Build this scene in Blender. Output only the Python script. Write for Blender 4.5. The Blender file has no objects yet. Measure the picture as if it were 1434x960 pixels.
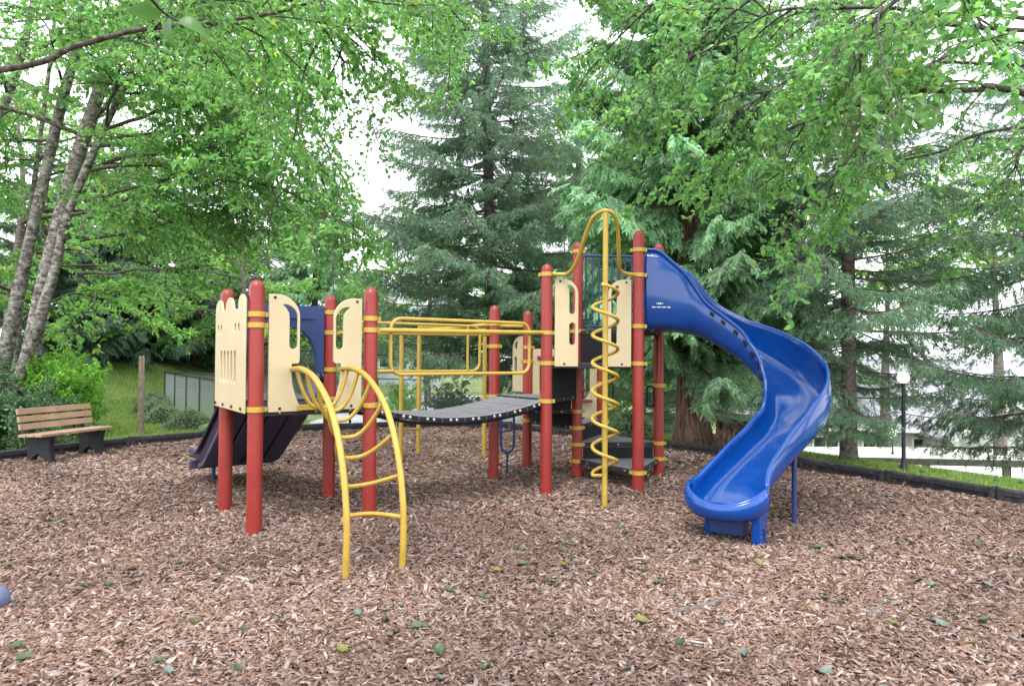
import bpy, bmesh, math, random
import numpy as np
from mathutils import Vector, Matrix, noise

SC = bpy.context.scene
COL = SC.collection
random.seed(11)
rng = np.random.default_rng(11)
R = math.radians

# ------------------------------------------------------------------ camera
F_PX, PITCH, ROLL, CAM_H = 960.8, 0.0183, 0.0062, 1.584
cd = bpy.data.cameras.new('camera')
cd.sensor_width = 36.0
cd.lens = 36.0 * F_PX / 1434.0
cd.clip_end = 900
cd.clip_start = 0.05
cam = bpy.data.objects.new('camera', cd)
COL.objects.link(cam)
cam.matrix_world = Matrix.Translation((0, 0, CAM_H)) @ Matrix.Rotation(math.pi / 2 + PITCH, 4, 'X') @ Matrix.Rotation(ROLL, 4, 'Z')
SC.camera = cam

# ------------------------------------------------------------------ sky, sun, exposure (bright overcast)
SUN_EL, SUN_AZ = R(62), R(190)        # azimuth measured clockwise from +Y
w = bpy.data.worlds.new('World'); SC.world = w; w.use_nodes = True
nt = w.node_tree; nt.nodes.clear()
out = nt.nodes.new('ShaderNodeOutputWorld')
bg = nt.nodes.new('ShaderNodeBackground')
sky = nt.nodes.new('ShaderNodeTexSky'); sky.sky_type = 'NISHITA'; sky.sun_disc = False
sky.sun_elevation = SUN_EL; sky.sun_rotation = SUN_AZ
sky.air_density = 1.0; sky.dust_density = 1.0; sky.ozone_density = 1.0
hsv = nt.nodes.new('ShaderNodeHueSaturation'); hsv.inputs['Saturation'].default_value = 0.12
nt.links.new(sky.outputs[0], hsv.inputs['Color'])
cloud = nt.nodes.new('ShaderNodeMix'); cloud.data_type = 'RGBA'; cloud.inputs[0].default_value = .75   # even white cloud cover over the sky
cloud.inputs[7].default_value = (9.3, 9.6, 10.1, 1)
nt.links.new(hsv.outputs[0], cloud.inputs[6]); nt.links.new(cloud.outputs[2], bg.inputs[0]); bg.inputs[1].default_value = 0.15
nt.links.new(bg.outputs[0], out.inputs[0])
sl = bpy.data.lights.new('sun', 'SUN'); sl.energy = 1.5; sl.angle = R(25); sl.color = (1.0, 0.97, 0.93)
sun = bpy.data.objects.new('sun', sl); COL.objects.link(sun)
sdir = Vector((math.sin(SUN_AZ) * math.cos(SUN_EL), math.cos(SUN_AZ) * math.cos(SUN_EL), math.sin(SUN_EL)))
sun.rotation_euler = (-sdir).to_track_quat('-Z', 'Y').to_euler(); sun.location = (0, -10, 30)
vs = SC.view_settings
vs.view_transform = 'Standard'; vs.look = 'None'; vs.gamma = 1.0; vs.use_curve_mapping = False
vs.exposure = 1.25
SC.cycles.max_bounces = 5; SC.cycles.diffuse_bounces = 3; SC.cycles.glossy_bounces = 2; SC.cycles.transmission_bounces = 4; SC.cycles.caustics_reflective = False; SC.cycles.caustics_refractive = False

# ------------------------------------------------------------------ helpers
def at(px, py, Y):
    """point at depth Y seen at photo pixel px, py (a way to measure positions)"""
    u, v = px - 717, py - 480
    c, s = math.cos(ROLL), math.sin(ROLL)
    u, v = c * u + s * v, -s * u + c * v
    y = F_PX * math.cos(PITCH) + v * math.sin(PITCH)
    z = F_PX * math.sin(PITCH) - v * math.cos(PITCH)
    k = Y / y
    return Vector((u * k, Y, CAM_H + z * k))

def ss(a, b, x):
    t = np.clip((np.asarray(x, float) - a) / (b - a), 0, 1)
    return t * t * (3 - 2 * t)

def spline(P, n=8, closed=False):
    P = [Vector(p) for p in P]; out = []
    m = len(P)
    for i in range(m if closed else m - 1):
        if closed: p0, p1, p2, p3 = P[i - 1], P[i], P[(i + 1) % m], P[(i + 2) % m]
        else:
            p1, p2 = P[i], P[i + 1]
            p0 = P[i - 1] if i else p1 * 2 - p2
            p3 = P[i + 2] if i + 2 < m else p2 * 2 - p1
        for k in range(n):
            t = k / n
            out.append(0.5 * ((2 * p1) + (p2 - p0) * t + (2 * p0 - 5 * p1 + 4 * p2 - p3) * t * t + (3 * p1 - p0 - 3 * p2 + p3) * t ** 3))
    if not closed: out.append(P[-1].copy())
    return out

def finish(me, m, smooth):
    if m is not None: me.materials.append(m)
    if smooth is not None:
        me.polygons.foreach_set('use_smooth', [True] * len(me.polygons))
        me.set_sharp_from_angle(angle=R(smooth))
    me.update()

class MB:
    def __init__(self): self.V, self.F = [], []
    def add(self, V, F):
        o = len(self.V); self.V += [Vector(v) for v in V]; self.F += [tuple(i + o for i in f) for f in F]; return self
    def box(self, c, s, U=(1, 0, 0), W=(0, 1, 0), Z=(0, 0, 1)):
        c, U, W, Z = Vector(c), Vector(U), Vector(W), Vector(Z)
        V = [c + U * s[0] / 2 * a + W * s[1] / 2 * b + Z * s[2] / 2 * d for a in (-1, 1) for b in (-1, 1) for d in (-1, 1)]
        F = [(0, 1, 3, 2), (4, 6, 7, 5), (0, 4, 5, 1), (2, 3, 7, 6), (0, 2, 6, 4), (1, 5, 7, 3)]
        return self.add(V, F)
    def tube(self, P, r, n=8, closed=False, cap=True):
        P = [Vector(p) for p in P]; m = len(P)
        rr = r if hasattr(r, '__len__') else [r] * m
        T = []
        for i in range(m):
            a = P[i - 1] if (i or closed) else P[i]
            b = P[(i + 1) % m] if (i < m - 1 or closed) else P[i]
            T.append((b - a).normalized() if (b - a).length > 1e-9 else Vector((0, 0, 1)))
        up = Vector((0, 0, 1)) if abs(T[0].z) < .9 else Vector((1, 0, 0))
        x = T[0].cross(up).normalized(); V = []
        for i in range(m):
            x = (x - T[i] * x.dot(T[i])).normalized(); y = T[i].cross(x)
            for k in range(n):
                a = 2 * math.pi * k / n
                V.append(P[i] + (x * math.cos(a) + y * math.sin(a)) * rr[i])
        F = []
        for i in range(m if closed else m - 1):
            j = (i + 1) % m
            for k in range(n):
                l = (k + 1) % n
                F.append((i * n + k, i * n + l, j * n + l, j * n + k))
        if cap and not closed:
            F.append(tuple(reversed(range(n)))); F.append(tuple((m - 1) * n + k for k in range(n)))
        return self.add(V, F)
    def lathe(self, prof, base=(0, 0, 0), n=20, axis=None):
        b = Vector(base); V = []; F = []
        if axis is None: ex, ey, ez = Vector((1, 0, 0)), Vector((0, 1, 0)), Vector((0, 0, 1))
        else:
            ez = Vector(axis).normalized(); ex = ez.orthogonal().normalized(); ey = ez.cross(ex)
        for r, z in prof:
            for k in range(n):
                a = 2 * math.pi * k / n
                V.append(b + ex * r * math.cos(a) + ey * r * math.sin(a) + ez * z)
        for i in range(len(prof) - 1):
            for k in range(n):
                l = (k + 1) % n
                F.append((i * n + k, i * n + l, (i + 1) * n + l, (i + 1) * n + k))
        F.append(tuple(reversed(range(n)))); F.append(tuple((len(prof) - 1) * n + k for k in range(n)))
        return self.add(V, F)
    def prism(self, poly, z0, z1):
        n = len(poly); V = [(p[0], p[1], z0) for p in poly] + [(p[0], p[1], z1) for p in poly]
        F = [tuple(reversed(range(n))), tuple(range(n, 2 * n))] + [(i, (i + 1) % n, n + (i + 1) % n, n + i) for i in range(n)]
        return self.add(V, F)
    def build(self, name, m, parent=None, origin=None, smooth=40, bevel=0):
        o = Vector(origin) if origin is not None else sum(self.V, Vector()) / len(self.V)
        me = bpy.data.meshes.new(name)
        me.from_pydata([v - o for v in self.V], [], self.F)
        finish(me, m, smooth)
        ob = bpy.data.objects.new(name, me); COL.objects.link(ob)
        put(ob, o, parent)
        if bevel:
            b = ob.modifiers.new('bevel', 'BEVEL'); b.width = bevel; b.segments = 2; b.limit_method = 'ANGLE'; b.angle_limit = R(40)
        return ob

WORLD = {}
def put(ob, o, parent):
    o = Vector(o); WORLD[ob.name] = o
    if parent is None: ob.location = o
    else: ob.parent = parent; ob.location = o - WORLD[parent.name]

def tag(o, label=None, cat=None, group=None, kind=None):
    if label: o['label'] = label
    if cat: o['category'] = cat
    if group: o['group'] = group
    if kind: o['kind'] = kind
    return o

def empty(name, loc, label, cat, group=None):
    o = bpy.data.objects.new(name, None); COL.objects.link(o); o.location = loc; o.empty_display_size = .2
    WORLD[o.name] = Vector(loc)
    return tag(o, label, cat, group)

def np_mesh(name, V, F, m, col=None, smooth=None):
    V = np.asarray(V, np.float32); F = np.asarray(F, np.int32); k = F.shape[1]
    me = bpy.data.meshes.new(name)
    me.vertices.add(len(V)); me.vertices.foreach_set('co', V.ravel())
    me.loops.add(F.size); me.loops.foreach_set('vertex_index', F.ravel())
    me.polygons.add(len(F)); me.polygons.foreach_set('loop_start', np.arange(0, F.size, k, dtype=np.int32))
    me.polygons.foreach_set('loop_total', np.full(len(F), k, np.int32))
    if col is not None:
        a = me.color_attributes.new('Col', 'FLOAT_COLOR', 'POINT')
        c = np.ones((len(V), 4), np.float32); c[:, :3] = col; a.data.foreach_set('color', c.ravel())
    me.update(calc_edges=True); me.validate()
    finish(me, m, smooth)
    return me

def link(name, me, loc=(0, 0, 0), parent=None, rot=None, scale=None):
    ob = bpy.data.objects.new(name, me); COL.objects.link(ob); put(ob, loc, parent)
    if rot is not None: ob.rotation_euler = rot
    if scale is not None: ob.scale = (scale,) * 3 if not hasattr(scale, '__len__') else scale
    return ob

# ------------------------------------------------------------------ materials
def mat(name, col, rough=.5, var=.12, scale=6, bump=0, bscale=60, spec=.5, metal=0, vcol=False, coat=0, dirt=0, detail=6):
    m = bpy.data.materials.new(name); m.use_nodes = True
    t = m.node_tree; p = t.nodes['Principled BSDF']
    tc = t.nodes.new('ShaderNodeTexCoord')
    n = t.nodes.new('ShaderNodeTexNoise'); n.inputs['Scale'].default_value = scale; n.inputs['Detail'].default_value = detail
    t.links.new(tc.outputs['Object'], n.inputs['Vector'])
    r = t.nodes.new('ShaderNodeMapRange'); r.inputs[1].default_value = .3; r.inputs[2].default_value = .7
    r.inputs[3].default_value = 1 - var; r.inputs[4].default_value = 1 + var
    t.links.new(n.outputs['Fac'], r.inputs[0])
    mx = t.nodes.new('ShaderNodeMix'); mx.data_type = 'RGBA'; mx.blend_type = 'MULTIPLY'; mx.inputs[0].default_value = 1
    mx.inputs[6].default_value = (*col, 1)
    t.links.new(r.outputs[0], mx.inputs[7])
    src = mx.outputs[2]
    if vcol:
        a = t.nodes.new('ShaderNodeVertexColor'); a.layer_name = 'Col'
        m2 = t.nodes.new('ShaderNodeMix'); m2.data_type = 'RGBA'; m2.blend_type = 'MULTIPLY'; m2.inputs[0].default_value = 1
        t.links.new(src, m2.inputs[6]); t.links.new(a.outputs[0], m2.inputs[7]); src = m2.outputs[2]
    if dirt:
        n2 = t.nodes.new('ShaderNodeTexNoise'); n2.inputs['Scale'].default_value = 14; n2.inputs['Detail'].default_value = 10; n2.inputs['Roughness'].default_value = .7
        t.links.new(tc.outputs['Object'], n2.inputs['Vector'])
        r2 = t.nodes.new('ShaderNodeMapRange'); r2.inputs[1].default_value = .52; r2.inputs[2].default_value = .75; r2.inputs[4].default_value = dirt
        t.links.new(n2.outputs['Fac'], r2.inputs[0])
        m3 = t.nodes.new('ShaderNodeMix'); m3.data_type = 'RGBA'; m3.inputs[7].default_value = (.25, .21, .16, 1)
        t.links.new(r2.outputs[0], m3.inputs[0]); t.links.new(src, m3.inputs[6]); src = m3.outputs[2]
    t.links.new(src, p.inputs['Base Color'])
    r4 = t.nodes.new('ShaderNodeMapRange'); r4.inputs[3].default_value = max(.03, rough - .1); r4.inputs[4].default_value = min(1, rough + .1)
    t.links.new(n.outputs['Fac'], r4.inputs[0]); t.links.new(r4.outputs[0], p.inputs['Roughness'])
    p.inputs['Specular IOR Level'].default_value = spec; p.inputs['Metallic'].default_value = metal
    p.inputs['Coat Weight'].default_value = coat
    if bump:
        n3 = t.nodes.new('ShaderNodeTexNoise'); n3.inputs['Scale'].default_value = bscale; n3.inputs['Detail'].default_value = 6
        t.links.new(tc.outputs['Object'], n3.inputs['Vector'])
        b = t.nodes.new('ShaderNodeBump'); b.inputs['Strength'].default_value = bump; b.inputs['Distance'].default_value = .02
        t.links.new(n3.outputs['Fac'], b.inputs['Height']); t.links.new(b.outputs[0], p.inputs['Normal'])
    return m

def leafmat(name, col, tcol, mixf=.45, rough=.45):
    m = bpy.data.materials.new(name); m.use_nodes = True
    t = m.node_tree; p = t.nodes['Principled BSDF']; o = t.nodes['Material Output']
    a = t.nodes.new('ShaderNodeVertexColor'); a.layer_name = 'Col'
    oi = t.nodes.new('ShaderNodeObjectInfo')
    h = t.nodes.new('ShaderNodeHueSaturation')
    r = t.nodes.new('ShaderNodeMapRange'); r.inputs[3].default_value = .72; r.inputs[4].default_value = 1.3
    t.links.new(oi.outputs['Random'], r.inputs[0]); t.links.new(r.outputs[0], h.inputs['Value'])
    r2 = t.nodes.new('ShaderNodeMapRange'); r2.inputs[3].default_value = .485; r2.inputs[4].default_value = .515
    t.links.new(oi.outputs['Random'], r2.inputs[0]); t.links.new(r2.outputs[0], h.inputs['Hue'])
    t.links.new(a.outputs[0], h.inputs['Color'])
    def mul(c):
        x = t.nodes.new('ShaderNodeMix'); x.data_type = 'RGBA'; x.blend_type = 'MULTIPLY'; x.inputs[0].default_value = 1
        x.inputs[6].default_value = (*c, 1); t.links.new(h.outputs[0], x.inputs[7]); return x.outputs[2]
    t.links.new(mul(col), p.inputs['Base Color']); p.inputs['Roughness'].default_value = rough
    p.inputs['Specular IOR Level'].default_value = .5
    tr = t.nodes.new('ShaderNodeBsdfTranslucent'); t.links.new(mul(tcol), tr.inputs[0])
    ms = t.nodes.new('ShaderNodeMixShader'); ms.inputs[0].default_value = mixf
    t.links.new(p.outputs[0], ms.inputs[1]); t.links.new(tr.outputs[0], ms.inputs[2]); t.links.new(ms.outputs[0], o.inputs[0])
    return m

M = {}
M['red'] = mat('red_post_paint', (.255, .021, .016), .4, .12, 3, .04, 90, dirt=.12)
M['yellow'] = mat('yellow_paint', (.42, .28, .042), .38, .12, 7, .03, 120, dirt=.14)
M['tan'] = mat('tan_plastic', (.50, .41, .25), .5, .05, 3, .02, 90, dirt=.08)
M['blue'] = mat('blue_plastic', (.002, .048, .25), .11, .12, 3, .008, 8, spec=.6, dirt=.04)
M['bluepaint'] = mat('blue_paint', (.012, .03, .14), .4, .1, 5)
M['hood'] = mat('dark_blue_plastic', (.008, .03, .13), .4, .1, 5)
M['purple'] = mat('faded_purple_plastic', (.06, .053, .10), .5, .15, 4, dirt=.1)
M['deck'] = mat('charcoal_deck_vinyl', (.022, .02, .024), .75, .2, 8, .12, 160, spec=.3, dirt=.25)
M['decktop'] = mat('grey_worn_deck', (.15, .15, .165), .65, .22, 9, .15, 160, dirt=.3)
M['bolt'] = mat('galvanised_bolt', (.36, .34, .34), .45, .1, 20, metal=.6)
M['black'] = mat('black_rubber', (.012, .012, .015), .75, .2, 10, spec=.25)
M['maroon'] = mat('maroon_plastic', (.22, .03, .05), .5)
M['white'] = mat('white_print', (.7, .72, .74), .6)
M['border'] = mat('black_recycled_plastic', (.022, .021, .027), .65, .25, 5, .08, 60, spec=.35, dirt=.45)
M['slat'] = mat('cedar_tone_plank', (.36, .235, .16), .6, .18, 4, .12, 40, dirt=.1)
M['benchleg'] = mat('charcoal_bench_plastic', (.015, .016, .021), .65, .2, 6, .05, spec=.35)
M['wood'] = mat('weathered_wood', (.24, .17, .10), .8, .3, 9, .3, 40)
M['greywood'] = mat('grey_weathered_wood', (.23, .21, .19), .8, .3, 9, .3, 40)
M['stick'] = mat('dead_stick_bark', (.13, .12, .12), .9, .5, 25, .6, 60)
M['iron'] = mat('black_iron', (.015, .018, .022), .45, .2, 8)
M['wire'] = mat('grey_coated_wire', (.34, .36, .43), .5)
M['chip'] = mat('wood_chip', (1, 1, 1), .85, .25, 70, vcol=True, spec=.2)
M['mulch'] = mat('wood_chip_bed', (.12, .078, .058), .9, .45, 38, .9, 45, spec=.2)
M['soil'] = mat('lawn_soil', (.15, .19, .075), .95, .4, 1.6, .5, 20, spec=.1)
M['grass'] = leafmat('grass_blades', (.24, .35, .115), (.33, .47, .13), .4, .6)
M['court'] = mat('pale_court_paving', (.44, .45, .47), .85, .15, 1.2, .1, 20)
M['paving'] = mat('pale_concrete', (.62, .60, .57), .85, .12, .8, .1, 20)
M['brick'] = mat('red_brick', (.36, .13, .09), .85, .25, 6, .2, 30)
M['bark_birch'] = mat('grey_birch_bark', (.24, .215, .20), .85, .7, 7, .9, 30, detail=9)
M['bark_spruce'] = mat('spruce_bark', (.15, .115, .10), .9, .45, 12, .9, 30)
M['bark_cedar'] = mat('cedar_bark', (.22, .125, .085), .9, .4, 7, .9, 22)
M['bark_limb'] = mat('dark_limb_bark', (.085, .07, .058), .9, .4, 12, .6, 40)
M['leaf'] = leafmat('alder_leaf', (.125, .27, .085), (.25, .54, .13), .5, .38)
M['leaf_light'] = leafmat('bright_leaf', (.16, .32, .09), (.31, .58, .13), .5, .4)
M['leaf_bush'] = leafmat('bright_bush_leaf', (.17, .42, .06), (.3, .6, .08), .45)
M['leaf_dark'] = leafmat('dark_shrub_leaf', (.095, .18, .09), (.14, .27, .10), .35, .38)
M['needle'] = leafmat('spruce_needle', (.185, .31, .20), (.26, .43, .25), .42, .5)
M['needle_far'] = leafmat('shade_toned_far_needle', (.13, .225, .165), (.17, .29, .18), .4, .5)  # canopy shade over the evergreens past the lawn is put into this dark colour
M['cedar'] = leafmat('cedar_spray', (.25, .43, .25), (.35, .6, .31), .48, .5)
M['box'] = leafmat('clipped_box_leaf', (.28, .39, .24), (.33, .47, .22), .35, .45)
M['fallen'] = leafmat('fallen_leaf', (1, 1, 1), (1, 1, 1), .2, .5)
M['siding'] = mat('pale_grey_siding', (.48, .48, .5), .8, .05, 2)
M['bluesiding'] = mat('pale_blue_siding', (.48, .56, .6), .8, .05, 2)
M['roof'] = mat('grey_shingle', (.30, .30, .34), .9, .2, 4, .3, 15)
M['trim'] = mat('white_trim', (.78, .77, .74), .6, .05)
M['brown'] = mat('brown_door', (.3, .18, .09), .6, .15)
def bark(name, c0, c1, c2, msc=(9, 9, 14)):
    m = bpy.data.materials.new(name); m.use_nodes = True; t = m.node_tree; p = t.nodes['Principled BSDF']
    tc = t.nodes.new('ShaderNodeTexCoord'); mp = t.nodes.new('ShaderNodeMapping'); mp.inputs['Scale'].default_value = msc
    t.links.new(tc.outputs['Object'], mp.inputs[0])
    n1 = t.nodes.new('ShaderNodeTexNoise'); n1.inputs['Scale'].default_value = 1; n1.inputs['Detail'].default_value = 8; n1.inputs['Roughness'].default_value = .7
    t.links.new(mp.outputs[0], n1.inputs['Vector'])
    cr = t.nodes.new('ShaderNodeValToRGB'); e = cr.color_ramp.elements
    e[0].position = .38; e[0].color = (*c0, 1); e[1].position = .62; e[1].color = (*c2, 1); k = cr.color_ramp.elements.new(.48); k.color = (*c1, 1)
    t.links.new(n1.outputs['Fac'], cr.inputs[0]); t.links.new(cr.outputs[0], p.inputs['Base Color']); p.inputs['Roughness'].default_value = .9; p.inputs['Specular IOR Level'].default_value = .2
    b = t.nodes.new('ShaderNodeBump'); b.inputs['Strength'].default_value = .8; b.inputs['Distance'].default_value = .03
    t.links.new(n1.outputs['Fac'], b.inputs['Height']); t.links.new(b.outputs[0], p.inputs['Normal'])
    return m
M['bark_birch'] = bark('grey_birch_bark', (.045, .04, .035), (.15, .135, .12), (.36, .345, .32))
M['bark_spruce'] = bark('spruce_bark', (.06, .047, .042), (.13, .105, .095), (.22, .19, .175))
M['bark_cedar'] = bark('cedar_bark', (.05, .028, .02), (.15, .085, .06), (.27, .18, .14), (22, 22, 1.6))
M['bark_limb'] = bark('dark_limb_bark', (.03, .026, .022), (.07, .06, .05), (.15, .135, .12), (25, 25, 25))
g = bpy.data.materials.new('window_glass'); g.use_nodes = True
gp = g.node_tree.nodes['Principled BSDF']; gp.inputs['Base Color'].default_value = (.03, .035, .04, 1); gp.inputs['Roughness'].default_value = .08
M['glass'] = g
lm = bpy.data.materials.new('lit_lamp_globe'); lm.use_nodes = True
lp = lm.node_tree.nodes['Principled BSDF']; lp.inputs['Base Color'].default_value = (.9, .85, .75, 1)
lp.inputs['Emission Color'].default_value = (1, .72, .36, 1); lp.inputs['Emission Strength'].default_value = 1.1
M['lamp'] = lm

# ------------------------------------------------------------------ ground
def gz(x, y):
    x = np.asarray(x, float); y = np.asarray(y, float)
    z = 1.5 * (1 - ss(-15, -9, x)) * ss(15, 27, y)
    d = (x - 3.9) * .82 + (y - 10.04) * .575
    z = z - 2.0 * ss(1.8, 6.5, d) * ss(1.5, 4.5, x)
    z = z - 2.8 * ss(28, 36, y) * ss(6, 12, x)
    z = z - .35 * ss(15, 17.5, y) * ss(-8, -6, x) * (1 - ss(1.5, 4.5, x))
    return z

def mz(x, y):
    x = np.asarray(x, float); y = np.asarray(y, float)
    return .012 + .022 * np.sin(1.3 * x + .7 * y) * np.sin(.9 * y - .5 * x + 1) + .016 * np.sin(3.1 * x - 1.2 * y + 2) * np.sin(2.6 * y + .8) + .01 * np.sin(5.5 * x + 4.1 * y)

BORD = [(-10.6, 5.2), (-9.7, 6.8), (-8.7, 8.3), (-7.55, 9.9), (-6.35, 11.6), (-5.2, 12.75), (-4.1, 13.75), (-2.6, 14.6), (-1.2, 14.85),
        (.06, 14.5), (1.17, 13.4), (2.0, 12.35), (2.75, 11.45), (3.5, 10.5), (4.15, 9.65), (4.62, 8.85), (5.05, 8.0), (5.6, 7.25), (6.6, 6.2), (7.6, 5.1)]

def grid(x0, x1, y0, y1, nx, ny):
    X, Y = np.meshgrid(np.linspace(x0, x1, nx), np.linspace(y0, y1, ny))
    i = np.arange(nx * ny).reshape(ny, nx)
    F = np.stack([i[:-1, :-1], i[:-1, 1:], i[1:, 1:], i[1:, :-1]], -1).reshape(-1, 4)
    return X.ravel(), Y.ravel(), F

xs = np.concatenate([np.linspace(-250, -32, 12), np.linspace(-30, 34, 110), np.linspace(36, 250, 12)])
ys = np.concatenate([np.linspace(-120, -6, 8), np.linspace(-5, 48, 95), np.linspace(50, 300, 12)])
X, Y = np.meshgrid(xs, ys); i = np.arange(X.size).reshape(X.shape)
F = np.stack([i[:-1, :-1], i[:-1, 1:], i[1:, 1:], i[1:, :-1]], -1).reshape(-1, 4)
X, Y = X.ravel(), Y.ravel()
Z = gz(X, Y) - .06
ground = link('lawn_ground', np_mesh('lawn_ground', np.stack([X, Y, Z], 1), F, M['soil'], smooth=80)); tag(ground, kind='structure')

# mulch bed: fine sheet clipped to the border outline
poly = [(b[0], b[1]) for b in BORD] + [(9, 2), (9, -5), (-12, -5), (-12, 3)]
PX = np.array(poly)
def inside(x, y, P=PX):
    c = np.zeros(np.shape(x), bool); n = len(P)
    for a in range(n):
        x1, y1 = P[a]; x2, y2 = P[(a + 1) % n]
        if y1 == y2: continue
        c ^= ((y1 > y) != (y2 > y)) & (x < (x2 - x1) * (y - y1) / (y2 - y1) + x1)
    return c
X, Y, F = grid(-12, 9, -5, 15.1, 190, 180)
k = inside(X, Y)
F = F[k[F].all(1)]
used = np.unique(F); rm = -np.ones(len(X), int); rm[used] = np.arange(len(used))
V = np.stack([X, Y, mz(X, Y)], 1)[used]
bed = link('wood_chip_bed', np_mesh('wood_chip_bed', V, rm[F], M['mulch'], smooth=80)); tag(bed, kind='structure')

# wood chips: every chip real geometry, one uncountable mass
PAL = np.array([(.27, .18, .135), (.19, .115, .08), (.36, .265, .215), (.12, .07, .048), (.235, .15, .11), (.30, .235, .21), (.44, .35, .30), (.21, .125, .088), (.085, .05, .036)])
PW = np.array([.2, .16, .13, .11, .16, .09, .05, .07, .03])
def chips(y0, y1, dens, sc):
    xw = .80 * y1 + 1.6
    n = int(dens * 2 * xw * (y1 - y0))
    x = rng.uniform(-xw, xw, n); y = rng.uniform(y0, y1, n)
    k = inside(x, y) & (np.abs(x) < .80 * y + 1.6); x, y = x[k], y[k]; n = len(x)
    L = rng.gamma(4, .0080, n) * sc + .010; W = L * np.where(rng.random(n) < .25, rng.uniform(.5, .95, n), rng.uniform(.18, .5, n)) ; W = np.clip(W, .006 * sc, .030 * sc); T = rng.uniform(.003, .008, n) * sc
    yaw = rng.uniform(0, 2 * np.pi, n); pit = rng.normal(0, .26, n); rol = rng.normal(0, .32, n)
    cy, sy, cp, sp, cr, sr = np.cos(yaw), np.sin(yaw), np.cos(pit), np.sin(pit), np.cos(rol), np.sin(rol)
    U = np.stack([cy * cp, sy * cp, sp], 1)
    S = np.stack([-sy, cy, 0 * cy], 1)
    N = np.cross(U, S)
    A = S * cr[:, None] + N * sr[:, None]; N = np.cross(U, A)
    c = np.stack([x, y, mz(x, y) + rng.uniform(.0, .016, n) * sc + np.abs(sp) * L * .25], 1)
    t1, t2 = rng.uniform(.35, 1, n), rng.uniform(.35, 1, n)
    sh = rng.uniform(-.35, .35, n)
    bow = rng.normal(0, .06, n) * L
    V = []
    for a, tt in ((-1, t1), (1, t2)):
        for b in (-1, 1):
            for d in (-1, 1):
                V.append(c + U * (a * L / 2 + b * sh * W)[:, None] + A * (b * W / 2 * tt)[:, None] + N * (d * T / 2 - bow * .5)[:, None])
    V = np.stack(V, 1).reshape(-1, 3)
    Fq = np.array([(0, 1, 3, 2), (4, 6, 7, 5), (0, 4, 5, 1), (2, 3, 7, 6), (1, 5, 7, 3)])
    F = (np.arange(n)[:, None, None] * 8 + Fq[None]).reshape(-1, 4)
    damp = .72 + .34 * ss(-.25, .35, np.sin(1.1 * x + 2 * np.sin(.7 * y)) * np.sin(1.4 * y + 1.3 * np.sin(.9 * x)) + rng.normal(0, .25, n))   # drier and damper drifts
    ci = damp[:, None] * .90 * np.array([.98, .985, 1.03]) * PAL[rng.choice(len(PAL), n, p=PW / PW.sum())] * rng.uniform(.75, 1.2, (n, 1))
    return V, F, np.repeat(ci, 8, 0)
Vs, Fs, Cs, o = [], [], [], 0
for a in ((2.6, 4.6, 4200, .9), (4.6, 6.8, 2500, 1.0), (6.8, 9.6, 1500, 1.25), (9.6, 15.2, 800, 1.6)):
    v, f, c = chips(*a); Vs.append(v); Fs.append(f + o); Cs.append(c); o += len(v)
ch = link('wood_chips', np_mesh('wood_chips', np.concatenate(Vs), np.concatenate(Fs), M['chip'], np.concatenate(Cs)))
tag(ch, 'loose brown wood chips covering the playground floor', 'wood chips', kind='stuff')

# grass blades
def grass(name, pts, h, label, wd=.008):
    n = len(pts); x, y = pts[:, 0], pts[:, 1]; z = gz(x, y) - .06
    a = rng.uniform(0, 2 * np.pi, n); hh = h * rng.uniform(.5, 1.3, n); l = rng.normal(0, .5, (n, 2)) * hh[:, None]
    wv = np.stack([np.cos(a), np.sin(a)], 1) * wd * rng.uniform(.7, 1.4, (n, 1))
    V = np.empty((n, 3, 3)); V[:, 0, :2] = pts - wv; V[:, 1, :2] = pts + wv; V[:, 2, :2] = pts + l
    V[:, 0, 2] = V[:, 1, 2] = z - .01; V[:, 2, 2] = z + hh
    c = np.array([(.8, 1, .8), (1.15, 1.1, .9), (1.5, 1.2, 1.0), (.65, .85, .7)])[rng.integers(0, 4, n)] * rng.uniform(.7, 1.25, (n, 1))
    o = link(name, np_mesh(name, V.reshape(-1, 3), np.arange(3 * n).reshape(-1, 3), M['grass'], np.repeat(c, 3, 0)))
    return tag(o, label, 'grass', kind='stuff')
def scatter(n, x0, x1, y0, y1, cond):
    p = np.stack([rng.uniform(x0, x1, n), rng.uniform(y0, y1, n)], 1); return p[cond(p[:, 0], p[:, 1]) & ~inside(p[:, 0], p[:, 1])]
grass('grass', scatter(150000, 2.2, 9.5, 6, 14.5, lambda x, y: (np.abs((x - 3.9) * .82 + (y - 10.04) * .575 - 1.6) < 1.9)), .05, 'short lawn grass strip beside the black border below the spruce')
grass('grass', scatter(170000, -15, -4, 10, 26, lambda x, y: (x > -.62 * y - 1.2) & (x < -.37 * y + 1.5)), .06, 'sloping lawn grass behind the wooden bench', .011)

def sheet(name, P, z, m):
    return tag(MB().add([(p[0], p[1], z) for p in P], [tuple(range(len(P)))]).build(name, m, smooth=None), kind='structure')
sheet('court_pavement', [(-5.9, 17.6), (1.4, 17.6), (1.4, 34), (-5.9, 34)], -.40, M['court'])
sheet('parking_pavement', [(8.2, 15.2), (14, 13), (30, 14), (34, 28), (9, 28)], -2.045, M['paving'])

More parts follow.
